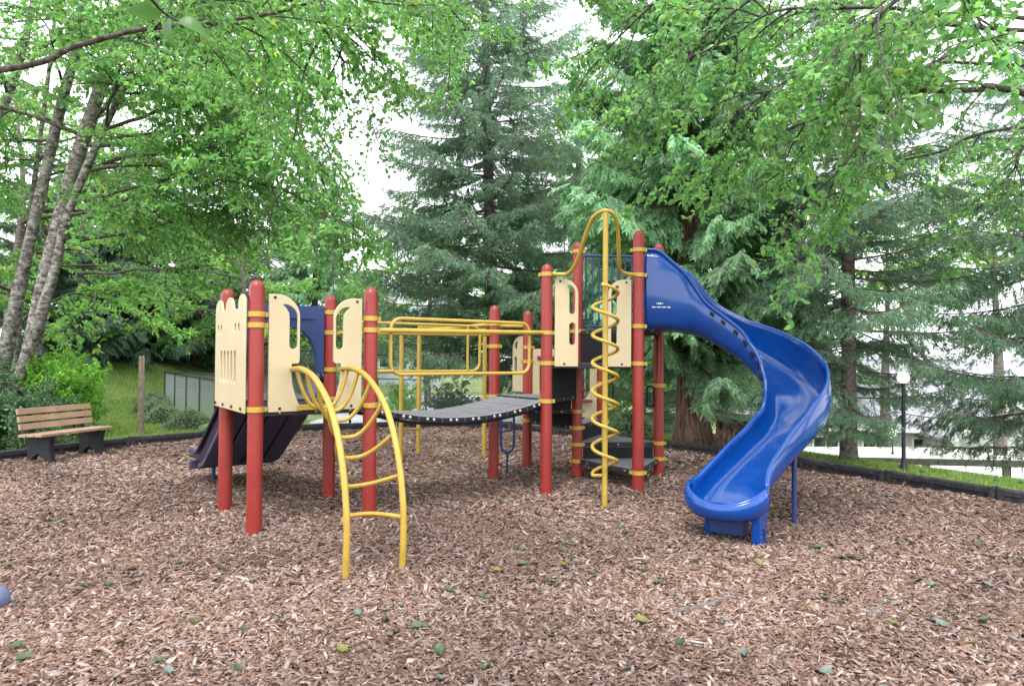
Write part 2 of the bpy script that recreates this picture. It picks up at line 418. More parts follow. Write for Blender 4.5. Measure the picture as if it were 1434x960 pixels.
# ------------------------------------------------------------------ play structure (one bolted-together thing)
LT, A_ = .6176, 1.067
def dv(t): return Vector((math.cos(t), math.sin(t), 0))
E1, E2 = dv(LT), dv(LT + math.pi / 2)
L1 = Vector((-2.2343, 5.9959, 0)); L3 = L1 + E1 * A_; L0 = L1 + E2 * A_; L2 = L3 + E2 * A_
F0 = L3 + E1 * 2.1272 - E2 * .0418
ha, hb, hc = dv(LT + math.pi / 2) * A_, dv(LT + math.pi / 6) * A_, dv(LT - math.pi / 6) * A_
M0, F1, R0, M1, R1, N0 = F0 + ha, F0 + hb, F0 + hc, F0 + ha + hb, F0 + hb + hc, F0 + hb * 2
UPV = Vector((0, 0, 1))
ps = empty('play_structure', (0.0, 7.8, 0), 'climbing structure with red posts, tan panels, yellow bars and blue slides on wood chips', 'playground')
PR = .066

def post(P, H, clamps):
    z0 = float(mz(P.x, P.y)) - .2
    prof = [(PR, z0), (PR, H - .075)] + [(PR * math.cos(a), H - .075 + .075 * math.sin(a)) for a in [R(q) for q in (18, 36, 54, 70, 84)]]
    o = MB().lathe(prof, (P.x, P.y, 0), 28).build('post', M['red'], ps, origin=(P.x, P.y, 0), smooth=50)
    o['label'] = 'round red post with domed cap and yellow clamps'
    for z in clamps:
        a = rng.uniform(0, 6.28)
        q = MB().lathe([(PR + .001, z - .024), (PR + .009, z - .022), (PR + .009, z + .022), (PR + .001, z + .024)], (P.x, P.y, 0), 24)
        dvv = (Vector((0, 0, 0)) - P); dvv.z = 0; dvv.normalize()
        sd = Vector((dvv.y, -dvv.x, 0))
        for s in (-1, 1):
            q.box(P + sd * s * (PR + .016) + UPV * z, (.03, .022, .04), sd, dvv, UPV)
        c = q.build('clamp', M['yellow'], o, smooth=35)
    return o
post(L0, 2.233, (2.0, 1.88, 1.40, 1.10)); post(L1, 2.233, (1.93, 1.835, 1.10)); post(L2, 2.233, (2.04, 1.82, 1.42, 1.10)); post(L3, 2.233, (1.93, 1.82, 1.10))
post(F0, 2.627, (2.51, 1.845, 1.50, 1.07)); post(F1, 3.039, (2.92, 1.90, .88, .67, .46, .25)); post(R0, 3.039, (2.81, 2.52, 1.93, 1.50, .25)); post(R1, 3.039, (2.85, 1.93, 1.21, .47, .27))
post(M0, 2.218, (1.98, 1.70, 1.07)); post(M1, 2.218, (1.70, 1.50, .88, .68)); post(N0, 1.62, (1.2, .67, .46))

# decks
def shrink(P, d):
    c = sum(P, Vector()) / len(P); return [p + (c - p).normalized() * d for p in P]
def deck(P, z, name='deck', th=.05, m='deck', out=.0):
    Q = shrink(P, -out)
    o = MB().prism(Q, z - th, z).build(name, M['deck'], ps, smooth=None, bevel=.006)
    if m == 'decktop': MB().prism(shrink(Q, .035), z + .001, z + .006).build('tread', M['decktop'], o, smooth=None)
    k = len(Q)
    e = MB()
    for i in range(k):
        a, b = Q[i], Q[(i + 1) % k]; u = (b - a).normalized(); n = Vector((u.y, -u.x, 0))
        if n.dot((a + b) / 2 - sum(Q, Vector()) / k) < 0: n = -n
        L = (b - a).length
        for s in (.2, .5, .8):
            e.lathe([(.012, 0), (.012, .004), (.006, .008)], a + u * L * s + n * .001 + UPV * (z - .025), 8, n)
    tag(e.build('deck_bolts', M['bolt'], o), kind='stuff')
    return o
deck([L1, L3, L2, L0], 1.09, th=.055, out=.02)
steps = [(.27, [F1, R0, R1]), (.48, [F1, R1, N0]), (.69, [F1, N0, M1]), (.90, [F1, M1, M0]), (1.09, [F1, M0, F0]), (1.495, [F1, F0, R0]), (1.905, [F1, R0, R1])]
for z, P in steps: deck(P, z, th=.055, m='decktop' if z < 1.2 else 'deck', out=.02)
def riser(P, Q, z0, z1):
    u = (Q - P).normalized(); L = (Q - P).length - .16
    MB().box((P + Q) / 2 + UPV * (z0 + z1) / 2, (L, .025, z1 - z0), u, UPV.cross(u), UPV).build('riser', M['black'], ps, smooth=None, bevel=.004)
riser(F1, R1, .275, .42); riser(F1, N0, .485, .63); riser(F1, M1, .695, .84); riser(F1, M0, .90, 1.03); riser(F1, F0, 1.095, 1.435)
riser(F1, R0, 1.5, 1.845)

# flat panels with cut-outs
def panel(name, loops, P, Q, off, th, m, label=None, holes=True, parent=None):
    U = (Q - P).normalized(); n = Vector((U.y, -U.x, 0)); O = P + n * off
    cu = bpy.data.curves.new('c', 'CURVE'); cu.dimensions = '2D'; cu.fill_mode = 'BOTH'; cu.extrude = th / 2 - .004; cu.bevel_depth = .004; cu.bevel_resolution = 1; cu.offset = -.004
    for lp in loops:
        s = cu.splines.new('POLY'); s.points.add(len(lp) - 1); s.use_cyclic_u = True
        for q, pt in zip(s.points, lp): q.co = (pt[0], pt[1], 0, 1)
    co = bpy.data.objects.new('c', cu)
    me = bpy.data.meshes.new_from_object(co)
    bpy.data.objects.remove(co); bpy.data.curves.remove(cu)
    nv = len(me.vertices); co = np.empty(nv * 3, np.float32); me.vertices.foreach_get('co', co); co = co.reshape(-1, 3)
    c0 = co.mean(0); cen = O + U * float(c0[0]) + UPV * float(c0[1])
    W = np.outer(co[:, 0] - c0[0], U) + np.outer(co[:, 1] - c0[1], UPV) + np.outer(co[:, 2], n)
    me.vertices.foreach_set('co', W.astype(np.float32).ravel()); me.name = name
    me.materials.clear(); finish(me, M[m], 35)
    ob = link(name, me, cen, parent or ps)
    if label: ob['label'] = label
    return ob
def arc(cx, cy, rx, ry, a0, a1, n=8):
    return [(cx + rx * math.cos(R(a0 + (a1 - a0) * k / n)), cy + ry * math.sin(R(a0 + (a1 - a0) * k / n))) for k in range(n + 1)]
def slot(cx, z0, z1, r): return arc(cx, z1 - r, r, r, 0, 180, 6) + arc(cx, z0 + r, r, r, 180, 360, 6)

# castle-face panel
castle = [(-.02, 1.07), (1.075, 1.07), (1.075, 2.03)] + arc(.965, 2.03, .11, .08, 0, 180, 10) + [(.85, 1.985), (.76, 1.985)] \
    + [(.72, 1.995)] + arc(.53, 2.0, .15, .105, 0, 180, 12) + [(.33, 1.99), (.27, 1.985)] + arc(.12, 2.02, .13, .085, 0, 180, 10) + [(-.02, 2.02)]
cl = [castle]
for cx in (.10, .22, .76, .88): cl.append(slot(cx, 1.765, 1.86, .03))
for k in range(5): cl.append(slot(.24 + k * .128, 1.31, 1.615, .036))
pp = panel('castle_panel', cl, L0, L1, .095, .02, 'tan', 'tan panel with scalloped top and rows of slots')
b = MB()
for u_ in (.05, .35, .68, 1.0):
    Un = (L1 - L0).normalized(); nn = Vector((Un.y, -Un.x, 0))
    b.lathe([(.016, 0), (.016, .004), (.008, .009)], L0 + Un * u_ + nn * .111 + UPV * 1.105, 10, nn)
tag(b.build('panel_bolts', M['black'], pp), kind='stuff')

def entry(P, Q, mirror, z0, z1, two):
    Lx = (Q - P).length
    fx = (lambda u: Lx - u) if mirror else (lambda u: u)
    H = z1
    if not two:
        o = [(.10, z0), (.40, z0)] + [(.345, z0 + .12), (.31, z0 + .25), (.302, z0 + .36), (.305, z0 + .425)] + arc(.345, z0 + .455, .03, .03, 250, 360, 5) + \
            [(.375, z1 - .20)] + arc(.175, z1 - .20, .20, .20, 5, 90, 10) + [(.10, z1)]
        hole = arc(.318, z0 + .595, .037, .037, 180, 360, 8) + [(.355, z1 - .20)] + arc(.225, z1 - .20, .13, .115, 10, 85, 6) + [(.222, z1 - .095), (.25, z1 - .12), (.275, z1 - .16), (.281, z1 - .22)]
        lo = [o, hole]
    else:
        o = [(.09, z0), (.36, z0), (.36, z1 - .18)] + arc(.18, z1 - .18, .18, .18, 0, 90, 10) + [(.09, z1)]
        h1 = arc(.29, z0 + .63, .033, .033, 180, 360, 8) + [(.323, z1 - .17)] + arc(.24, z1 - .17, .083, .10, 10, 85, 6) + [(.235, z1 - .08), (.25, z1 - .12), (.257, z1 - .17)]
        lo = [o, h1, slot(.291, z0 + .245, z0 + .50, .034)]
    lo = [[(fx(a), c) for a, c in l] for l in lo]
    pl = panel('entry_panel', lo, P, Q, .012, .03, 'tan', 'tan panel with long hand holes and rounded corner')
    Un = (Q - P).normalized(); nn = Vector((Un.y, -Un.x, 0)); b = MB()
    for u_, zz in ((.2, z0 + .03), (.15, z1 - .03)):
        b.lathe([(.013, 0), (.013, .004), (.006, .008)], P + Un * fx(u_) + nn * .0275 + UPV * zz, 8, nn)
    tag(b.build('panel_bolts', M['black'], pl), kind='stuff')
for mi in (False, True):
    entry(L1, L3, mi, 1.072, 2.115, False)
    entry(F0, R0, mi, 1.463, 2.462, True)
entry(M1 , M1 + ha, False, 1.07, 1.86, True)
for P, Q, z in ((L1, L3, 1.105), ):
    u = (Q - P).normalized(); n = Vector((u.y, -u.x, 0))
    MB().box((P + Q) / 2 + n * .04 + UPV * z, (.36, .02, .05), u, n, UPV).build('deck_bracket', M['yellow'], ps, bevel=.004)

# shop-counter panel behind, facing out between the rear posts
Lc = (N0 - M1).length
panel('counter_panel', [[(.07, .72), (.99, .72), (.99, 1.68), (.07, 1.68)], [(.17, .95), (.89, .95), (.89, 1.53), (.17, 1.53)]], M1, N0, 0, .03, 'tan', 'tan frame panel with a serving window')
u = (N0 - M1).normalized(); n = UPV.cross(u)
MB().box((M1 + N0) / 2 + UPV * .955 , (.76, .2, .03), u, n, UPV).build('counter_shelf', M['maroon'], ps, bevel=.008)
MB().box((M1 + N0) / 2 + UPV * 1.56 - n * .02, (.8, .045, .05), u, n, UPV).build('counter_header', M['maroon'], ps, bevel=.008)
for k in range(5):
    c = M1 + u * (.24 + .145 * k)
    o = MB().tube([c + UPV * .97, c + UPV * 1.53], .007, 6).build('bead_rod', M['bolt'], ps)
    for zz in (1.02, 1.1, 1.25): MB().lathe([(.008, -.022), (.024, -.012), (.024, .012), (.008, .022)], c + UPV * (zz + .06 * (k % 2)), 10).build('bead', M['maroon'], o)

# blue hood over the double slide
hx = [(.075, 1.375), (.135, 1.375)] + [(.15, 1.5), (.18, 1.64), (.23, 1.75), (.31, 1.83), (.42, 1.868), (.53, 1.875), (.645, 1.868), (.755, 1.83), (.835, 1.75), (.885, 1.64), (.915, 1.5)] + [(.93, 1.375), (.99, 1.375), (.99, 2.07), (.96, 2.10), (.105, 2.10), (.075, 2.07)]
panel('slide_hood', [hx], L2, L0, 0.02, .09, 'hood', 'dark blue plastic arch over the slide entrance')
panel('hood_rib', [[(.2, 1.955), (.865, 1.955), (.865, 1.99), (.2, 1.99)]], L2, L0, -.035, .03, 'hood')

# blue barrier with vertical bars
u = (R1 - F1).normalized()
bar = MB().tube([F1 + u * .09 + UPV * 2.87, R1 - u * .09 + UPV * 2.87], .016, 10).build('barrier_rail', M['bluepaint'], ps)
MB().tube([F1 + u * .09 + UPV * 1.96, R1 - u * .09 + UPV * 1.96], .014, 8).build('barrier_rail', M['bluepaint'], ps)
for k in range(11):
    q = F1 + u * (.105 + k * .0855)
    MB().tube([q + UPV * 1.95, q + UPV * 2.87], .011, 8).build('barrier_bar', M['bluepaint'], ps)

# sagging bridge: every plank a part, with bolts
bu = (F0 - L3); BL = bu.length; bu.normalize(); bw = E2.copy()
NP = 8
def sag(s): return 1.085 - .15 * 4 * (s / BL) * (1 - s / BL)
w0 = BL / NP
Pm = None
for k in range(NP):
    s0, s1 = k * w0 + .007, (k + 1) * w0 - .007
    s0 = max(s0, .075); s1 = min(s1, BL - .03)
    a, b_ = Vector(L3 + bu * s0 + UPV * sag(s0)), Vector(L3 + bu * s1 + UPV * sag(s1))
    t = (b_ - a).normalized(); nz = bw.cross(t).normalized() * -1
    if nz.z < 0: nz = -nz
    c = (a + b_) / 2 + bw * (A_ / 2 - .02)
    pl = MB().box(c - nz * .028, ((b_ - a).length, 1.0, .055), t, bw, nz).build('bridge_plank', M['decktop'], ps, smooth=None, bevel=.006)
    fc = MB().box(c - nz * .029 - bw * .505, ((b_ - a).length - .004, .008, .046), t, bw, nz).build('plank_edge', M['black'], pl, smooth=None)
    for s in (-.036, .036) if k not in (0, NP - 1) else (-.03, .045):
        MB().lathe([(.018, 0), (.018, .006), (.012, .012), (.004, .016)], c - nz * .029 - bw * .509 + t * (s + .0), 10, -bw).build('plank_bolt', M['bolt'], pl)
for sgn in (.07, .93):
    MB().tube([L3 + bu * (BL * q / 20) + bw * (A_ * sgn - .02) + UPV * (sag(BL * q / 20) - .075) for q in range(0, 21)], .016, 8).build('bridge_cable', M['black'], ps)

# yellow bridge rails and loops
def loop_rect(P, U, u0, u1, z0, z1, r, nk=5):
    pts = []
    for cx, cz, a0 in ((u1 - r, z0 + r, -90), (u1 - r, z1 - r, 0), (u0 + r, z1 - r, 90), (u0 + r, z0 + r, 180)):
        for k in range(nk + 1):
            a = R(a0 + 90 * k / nk); pts.append(P + U * (cx + r * math.cos(a)) + UPV * (cz + r * math.sin(a)))
    return pts
for P in (L3, L2):
    Q = F0 if P is L3 else M0
    U = (Q - P).normalized(); nrm = Vector((U.y, -U.x, 0)) * (1 if P is L3 else -1)
    ib = P - nrm * .03
    MB().tube(loop_rect(ib + nrm * .01, U, .22, 1.90, 1.39, 1.945, .11), .0185, 10, closed=True).build('guard_loop', M['yellow'], ps)
    MB().tube([P + nrm * .01 + U * .05 + UPV * 1.82, Q + nrm * .01 - U * .05 + UPV * 1.845], .025 if P is L3 else .02, 12).build('bridge_rail', M['yellow'], ps)
    MB().tube([P + nrm * .0 + U * .05 + UPV * 1.425, P + U * .24 + UPV * 1.425], .016, 8).build('guard_stub', M['yellow'], ps)
    if P is L2:
        MB().tube([ib + U * 1.72 + UPV * 1.39, ib + U * 1.72 + UPV * 1.945], .015, 8).build('guard_loop_bar', M['yellow'], ps)

# arch climber
mdir = -E2
rp = [(.03, 1.448), (.2, 1.457), (.37, 1.455), (.67, 1.408), (.95, 1.30), (1.17, 1.165), (1.33, .99), (1.45, .78), (1.53, .53), (1.555, .28), (1.525, -.12)]
ac = []
for e, e0 in ((.221, .31), (.663, .78)):
    pts = spline([L1 + E1 * (e0 + (e - e0) * s / 1.527) + mdir * s + UPV * z for s, z in rp], 8)
    MB().tube(pts, .0245, 12).build('arch_rail', M['yellow'], ps)
    ac.append(pts)
MB().tube([L1 + E1 * .78 + mdir * .03 + UPV * 1.448, L3 - E1 * .11 + UPV * 1.44], .018, 8).build('arch_stub', M['yellow'], ps)
# bowed rungs towards the hollow side of the arch
cum = [0]
for i_ in range(1, len(ac[0])): cum.append(cum[-1] + (ac[0][i_] - ac[0][i_ - 1]).length)
def onrail(pts, s):
    for i_ in range(1, len(cum)):
        if cum[i_] >= s:
            t = (s - cum[i_ - 1]) / (cum[i_] - cum[i_ - 1]); return pts[i_ - 1].lerp(pts[i_], t), (pts[i_] - pts[i_ - 1]).normalized()
    return pts[-1], (pts[-1] - pts[-2]).normalized()
for s in (.14, .46, .80, 1.13, 1.46, 1.79, 2.10):
    a, t = onrail(ac[0], s); b_, _ = onrail(ac[1], s)
    if a.z < .2: continue
    n = E1.cross(t).normalized()
    if n.dot(Vector((0, 0, -1)) - mdir) < 0: n = -n
    dep = .35
    pts = []
    for k in range(17):
        q = k / 16; sh = 1 - abs(2 * q - 1) ** 3.0
        pts.append(a.lerp(b_, q) + n * dep * sh)
    MB().tube(pts, .0175, 10).build('arch_rung', M['yellow'], ps)

# spiral climber with its arched top bar
pc = Vector((.972, 7.155, 0))
sp = MB().tube([pc + UPV * -.2, pc + UPV * 1.5, pc + UPV * 3.085], .029, 14).build('spiral_pole', M['yellow'], ps)
hel = []
z0, z1, pit = .345, 2.33, .291
nt_ = (z1 - z0) / pit
for k in range(int(nt_ * 20) + 1):
    a = 2 * math.pi * k / 20; zz = z0 + pit * k / 20
    hel.append(pc + Vector((.132 * math.cos(a + math.pi), -.132 * math.sin(a + math.pi), zz)))
hel = [pc + Vector((-.03, 0, z0))] + hel + [pc + Vector((0, .03, hel[-1].z + .01))]
MB().tube(hel, .0185, 8).build('spiral_rung', M['yellow'], ps)
U = (R0 - F0).normalized()
tb = [F0 + UPV * 2.51 + Vector((.06, -.055, 0)), F0 + UPV * 2.505 + U * .2 + Vector((0, -.075, 0)), Vector((.655, 7.68, 2.535)), Vector((.715, 7.55, 2.64)), Vector((.80, 7.34, 2.93)), Vector((.865, 7.22, 3.06)), Vector((.972, 7.155, 3.105)),
      Vector((1.07, 7.2, 3.06)), Vector((1.125, 7.32, 2.92)), Vector((1.165, 7.5, 2.66)), Vector((1.19, 7.62, 2.56)), Vector((1.26, 7.72, 2.52)), R0 + UPV * 2.515 - U * .07 + Vector((0, -.065, 0))]
MB().tube(spline(tb, 7), .0225, 12).build('spiral_arch_bar', M['yellow'], ps)
for u_ in (.35, .74):
    pass

# black hand grips
for P, s in ((R1, -1), (N0, 1)):
    c = P + Vector((s * .11, -.02, 1.08))
    MB().tube(loop_rect(c, Vector((1, 0, 0)), -.045, .045, -.14, .12, .03), .012, 8, closed=True).build('hand_grip', M['black'], ps)
    MB().tube([P + Vector((s * .05, 0, 1.2)), c + Vector((0, 0, .12))], .013, 8).build('grip_arm', M['yellow'], ps)

# yellow overhead bars at the back with their legs
Aa, Bb, Dd, Cc = Vector((-1.46, 10.8, 0)), Vector((-.415, 10.4, 0)), Vector((-1.60, 9.95, 0)), Vector((-1.64, 12.2, 0))
def leg(P, H): MB().tube([P - UPV * .15, P + UPV * H], .033, 12).build('bar_leg', M['yellow'], ps)
leg(Dd, 1.9); leg(Cc, 1.95)
fr = [Aa - UPV * .15, Aa + UPV * 1.87, Aa + UPV * 1.95 + (Bb - Aa) * .04, Aa + UPV * 2.0 + (Bb - Aa) * .14, Bb + UPV * 2.0 + (Aa - Bb) * .14, Bb + UPV * 1.95 + (Aa - Bb) * .04, Bb + UPV * 1.87, Bb - UPV * .15]
MB().tube(spline(fr, 4), .033, 12).build('bar_frame', M['yellow'], ps)
MB().tube([M1 + UPV * 2.0, Aa + UPV * 2.03, Cc + UPV * 1.95], .028, 10).build('overhead_beam', M['yellow'], ps)
MB().tube([M0 + UPV * 1.98, Dd + UPV * 1.9], .026, 10).build('overhead_beam', M['yellow'], ps)
for k in range(1, 5):
    t = k / 5; MB().tube([M1.lerp(Aa, t) + UPV * 2.0, M0.lerp(Dd, t) + UPV * 1.96], .016, 8).build('overhead_rung', M['yellow'], ps)
MB().tube([Dd + UPV * .5, Aa + UPV * .42], .016, 8).build('low_bar', M['yellow'], ps)

# dark blue step loop hanging under the deck
c = Vector((-.055, 9.15, 0)); Ux = Vector((.98, -.1, 0)).normalized()
q = spline([c - Ux * .085 + UPV * .86, c - Ux * .085 + UPV * .42, c - Ux * .06 + UPV * .33, c + UPV * .30, c + Ux * .06 + UPV * .33, c + Ux * .085 + UPV * .42, c + Ux * .085 + UPV * .86], 5)
st = MB().tube(q, .016, 8).build('step_loop', M['bluepaint'], ps)
MB().tube([c - Ux * .08 + UPV * .57, c + Ux * .08 + UPV * .60], .012, 8).build('step_bar', M['bluepaint'], st)
MB().tube([c + UPV * .31, c - UPV * .1], .013, 8).build('step_stake', M['bluepaint'], st)

# swept chutes
def sweep(name, st, sect, m, th, parent, label=None, sub=6):
    pts = spline([Vector(s[0]) for s in st], sub)
    prm = []
    k = len(st[0][1])
    for i_ in range(k):
        prm.append([v.x for v in spline([Vector((s[1][i_], 0, 0)) for s in st], sub)])
    V, nS = [], None
    rows = []
    for j, c in enumerate(pts):
        a, b_ = pts[max(j - 1, 0)], pts[min(j + 1, len(pts) - 1)]
        t = (b_ - a).normalized(); th_ = Vector((t.x, t.y, 0)).normalized()
        right = Vector((th_.y, -th_.x, 0))
        pv = [pr[j] for pr in prm]
        bank = pv[-1]
        up = (UPV * .55 + right.cross(t) * .45).normalized()
        r2 = right * math.cos(bank) - up * math.sin(bank); u2 = up * math.cos(bank) + right * math.sin(bank)
        row = [c + r2 * x + u2 * z for x, z in sect(pv)]
        rows.append(row); V += row; nS = len(row)
    Fc = [(j * nS + i_, j * nS + i_ + 1, (j + 1) * nS + i_ + 1, (j + 1) * nS + i_) for j in range(len(pts) - 1) for i_ in range(nS - 1)]
    ob = MB().add(V, Fc).build(name, m, parent, smooth=60)
    s = ob.modifiers.new('thick', 'SOLIDIFY'); s.thickness = th; s.offset = 1
    if label: ob['label'] = label
    return ob, rows

def usect(pv):
    hw, hL, hR, curl, bank = pv
    def side(h): return [(1.03 - curl * .9, h), (1.07 - curl * .35, h * .78), (1.05, h * .52 if h < .6 else h * .45), (.97, h * .28 if h < .6 else .12), (.82, h * .125 if h < .6 else .045), (.58, h * .05 if h < .6 else .015), (.28, h * .01)]
    P = [(-hw * a, b) for a, b in side(hL)] + [(0, 0)]; Q = [(hw * a, b) for a, b in side(hR)]
    c = [Vector((x, z, 0)) for x, z in P + Q[::-1]]
    return [(v.x, v.y) for v in spline(c, 2)]
# station: position of the bed, (half width, left wall, right wall, inward curl, bank to the right)
ST = [((1.70, 8.39, 1.875), (.45, .92, .96, .10, 0)), ((1.86, 8.33, 1.875), (.44, .88, .92, .14, 0)), ((2.06, 8.25, 1.86), (.41, .74, .70, .10, 0)), ((2.27, 8.17, 1.80), (.35, .47, .42, .02, .02)),
      ((2.52, 8.06, 1.66), (.315, .40, .36, 0, .05)), ((2.79, 7.90, 1.47), (.305, .42, .33, 0, .12)), ((3.00, 7.64, 1.25), (.305, .44, .31, 0, .17)), ((3.06, 7.31, 1.04), (.305, .42, .30, 0, .18)),
      ((2.94, 6.99, .85), (.30, .39, .30, 0, .15)), ((2.68, 6.75, .67), (.295, .35, .29, 0, .10)), ((2.38, 6.53, .49), (.285, .31, .27, 0, .05)), ((2.12, 6.30, .34), (.28, .28, .25, 0, .02)),
      ((1.985, 6.145, .235), (.295, .25, .26, 0, 0)), ((1.92, 6.05, .212), (.31, .25, .26, 0, 0)), ((1.885, 5.998, .21), (.315, .25, .26, 0, 0))]
nx = Vector((-.56, -.83, 0)).normalized()
chute, rows = sweep('spiral_slide', ST, usect, M['blue'], .022, ps, 'glossy blue plastic curved slide with tall entrance sides')
# rounded scoop that closes the exit
er = rows[-1]; nm = len(er) // 2; cS = er[nm]; rt = Vector((nx.y, -nx.x, 0))
lf_, rg_ = [er[nm - k] for k in range(nm + 1)], [er[nm + k] for k in range(nm + 1)]
sv, rimS = [], []
for a in range(0, 25):
    ph = math.pi * a / 24; cc, sn = math.cos(ph), math.sin(ph); gq = (abs(cc) ** 2.5 + abs(sn) ** 2.5) ** (-1 / 2.5); f = (1 + cc) / 2
    for k in range(nm + 1):
        dl, dr = lf_[k] - cS, rg_[k] - cS
        l = math.hypot(dl.x, dl.y) * f + math.hypot(dr.x, dr.y) * (1 - f); z = (dl.z * f + dr.z * (1 - f)) * (1 - .50 * sn ** 2)
        sv.append(cS + (-rt * cc + nx * sn * .92) * l * gq + UPV * z)
    rimS.append(sv[-1])
nk = nm + 1
scoop = MB().add(sv, [(a * nk + k, a * nk + k + 1, (a + 1) * nk + k + 1, (a + 1) * nk + k) for a in range(24) for k in range(nm)]).build('exit_scoop', M['blue'], chute, smooth=70)
m_ = scoop.modifiers.new('thick', 'SOLIDIFY'); m_.thickness = .022; m_.offset = 1
MB().tube([r[0] for r in rows] + rimS[1:-1] + [r[-1] for r in reversed(rows)], .021, 10).build('slide_rim', M['blue'], chute)
ex = nx.copy(); ey = Vector((-ex.y, ex.x, 0)); c0 = Vector((1.885, 5.998, .21)) + ex * .10
# foot: molded bracket with rectangular hole under the outer wall
fcen = c0 - ex * .16 + ey * .19
fb = [[(-.30, .40), (-.17, .27), (-.10, .15), (-.085, -.06), (.105, -.06), (.12, .12), (.15, .24), (.12, .36)], [(-.03, .03), (.03, .03), (.03, .13), (-.03, .13)]]
for sg in (1, -1):
    fo = c0 - ex * (.10 if sg > 0 else .2) + ey * (.27 if sg > 0 else -.16); fo.z = 0
    ol = [(-.20, .29), (-.10, .15), (-.085, -.06), (.105, -.06), (.12, .12), (.135, .29)] if sg > 0 else [(-.13, .17), (-.085, -.06), (.105, -.06), (.12, .17)]
    panel('slide_foot', [ol, fb[1]], fo, fo + ex, 0, .07, 'blue', parent=chute)
MB().box(c0 - ex * .14 - UPV * .09, (.16, .30, .14), ex, ey, UPV).build('foot_brace', M['hood'], chute, bevel=.005)
MB().tube([Vector((2.72, 6.62, -.15)), Vector((2.74, 6.66, .72))], .024, 10).build('slide_leg', M['bluepaint'], ps)
# moulded ribs and dark slots on the near outside wall
for j in range(20, 39, 3):
    r_ = rows[j]; a = r_[-4]; b_ = r_[-3]
    t = (rows[j + 1][-4] - r_[-4]).normalized(); upv = (r_[-1] - r_[-6]).normalized(); nn = t.cross(upv).normalized()
    if nn.dot(Vector((-.3, -1, 0))) < 0: nn = -nn
    MB().box(r_[-2] + nn * .024 - upv * .02, (.055, .012, .04), t, nn, upv).build('wall_slot', M['black'], chute, bevel=.003)
# seams between moulded sections
for j in (42, 52, 60, 70):
    MB().tube([p + UPV * .003 for p in rows[j][4:-4]], .0035, 5).build('slide_seam', M['hood'], chute)
# small two-line white lettering on the entrance side (too small to read in the photo)
r_ = rows[5]; q0 = r_[-7]; t = (rows[9][-7] - rows[3][-7]).normalized(); upv = Vector((0, 0, 1)); nn = t.cross(upv).normalized()
if nn.dot(Vector((0, -1, 0))) < 0: nn = -nn
for ln, (n_, x0, cw, hh) in enumerate(((4, .0, .022, .02), (11, -.045, .019, .015))):
    for k in range(n_):
        rr_ = rows[4]
        base = rr_[-6] + nn * .027 + UPV * (.0 - ln * .042 + .06)
        cpt = base + t * (x0 + k * cw + .03)
        if (k * 7 + ln) % 3 == 0: MB().box(cpt, (cw * .7, .002, hh * .3), t, nn, UPV).build('lettering', M['white'], chute, smooth=None)
        else: MB().box(cpt, (cw * .6, .002, hh), t, nn, UPV).build('lettering', M['white'], chute, smooth=None)

# double slide on the far side of the left tower
def dsect(pv):
    hw, hh, bank = pv
    P = [(-hw - .03, hh * .7), (-hw - .015, hh), (-hw, hh * .85), (-hw + .03, .03), (-hw + .08, 0), (-.10, 0), (-.04, .03), (-.018, hh * .65), (.018, hh * .65), (.04, .03), (.10, 0), (hw - .08, 0), (hw - .03, .03), (hw, hh * .85), (hw + .015, hh), (hw + .03, hh * .7)]
    return P
c = (L0 + L2) / 2
DS = [(c + E2 * .02 + UPV * 1.09, (.43, .26, 0)), (c + E2 * .16 + UPV * 1.09, (.43, .26, 0)), (c + E2 * .32 + UPV * 1.03, (.44, .22, 0)), (c + E2 * .6 + UPV * .85, (.45, .18, 0)), (c + E2 * 1.1 + UPV * .55, (.46, .16, 0)),
      (c + E2 * 1.5 + UPV * .33, (.46, .16, 0)), (c + E2 * 1.72 + UPV * .26, (.46, .15, 0)), (c + E2 * 1.95 + UPV * .25, (.46, .16, 0)), (c + E2 * 2.08 + UPV * .25, (.46, .15, 0))]
ds, drow = sweep('double_slide', DS, dsect, M['purple'], .025, ps, 'faded purple double slide seen from below')
for x_ in (-.345, -.115, .115, .345):
    for (s0, z0_), (s1, z1_) in zip(((.05, 1.05), (.32, .99), (1.5, .29)), ((.32, .99), (1.5, .29), (1.78, .215))):
        a = c + E1 * x_ + E2 * s0 + UPV * z0_; b_ = c + E1 * x_ + E2 * s1 + UPV * z1_; t = (b_ - a).normalized()
        MB().box((a + b_) / 2, ((b_ - a).length, .205, .06), t, E1, t.cross(E1)).build('slide_underside', M['purple'], ds, bevel=.012)
MB().box(c + E2 * 2.07 + UPV * .20, (.98, .06, .11), E1, E2, UPV).build('slide_lip', M['purple'], ds, bevel=.01)
for x_ in (-.25, .3):
    MB().tube([c + E1 * x_ + E2 * 1.85 + UPV * .24, c + E1 * x_ + E2 * 1.85 - UPV * .15], .024, 10).build('slide_foot', M['bluepaint'], ds)

# ------------------------------------------------------------------ foliage building blocks (shared meshes)
def unit(v): return v / np.maximum(np.linalg.norm(v, axis=-1, keepdims=True), 1e-9)
def perp(T, a):
    """unit vectors perpendicular to T at angle a"""
    h = np.where(np.abs(T[:, 2:3]) < .9, np.array([[0, 0, 1.]]), np.array([[1., 0, 0]]))
    x = unit(np.cross(T, h)); y = np.cross(T, x)
    return x * np.cos(a)[:, None] + y * np.sin(a)[:, None]

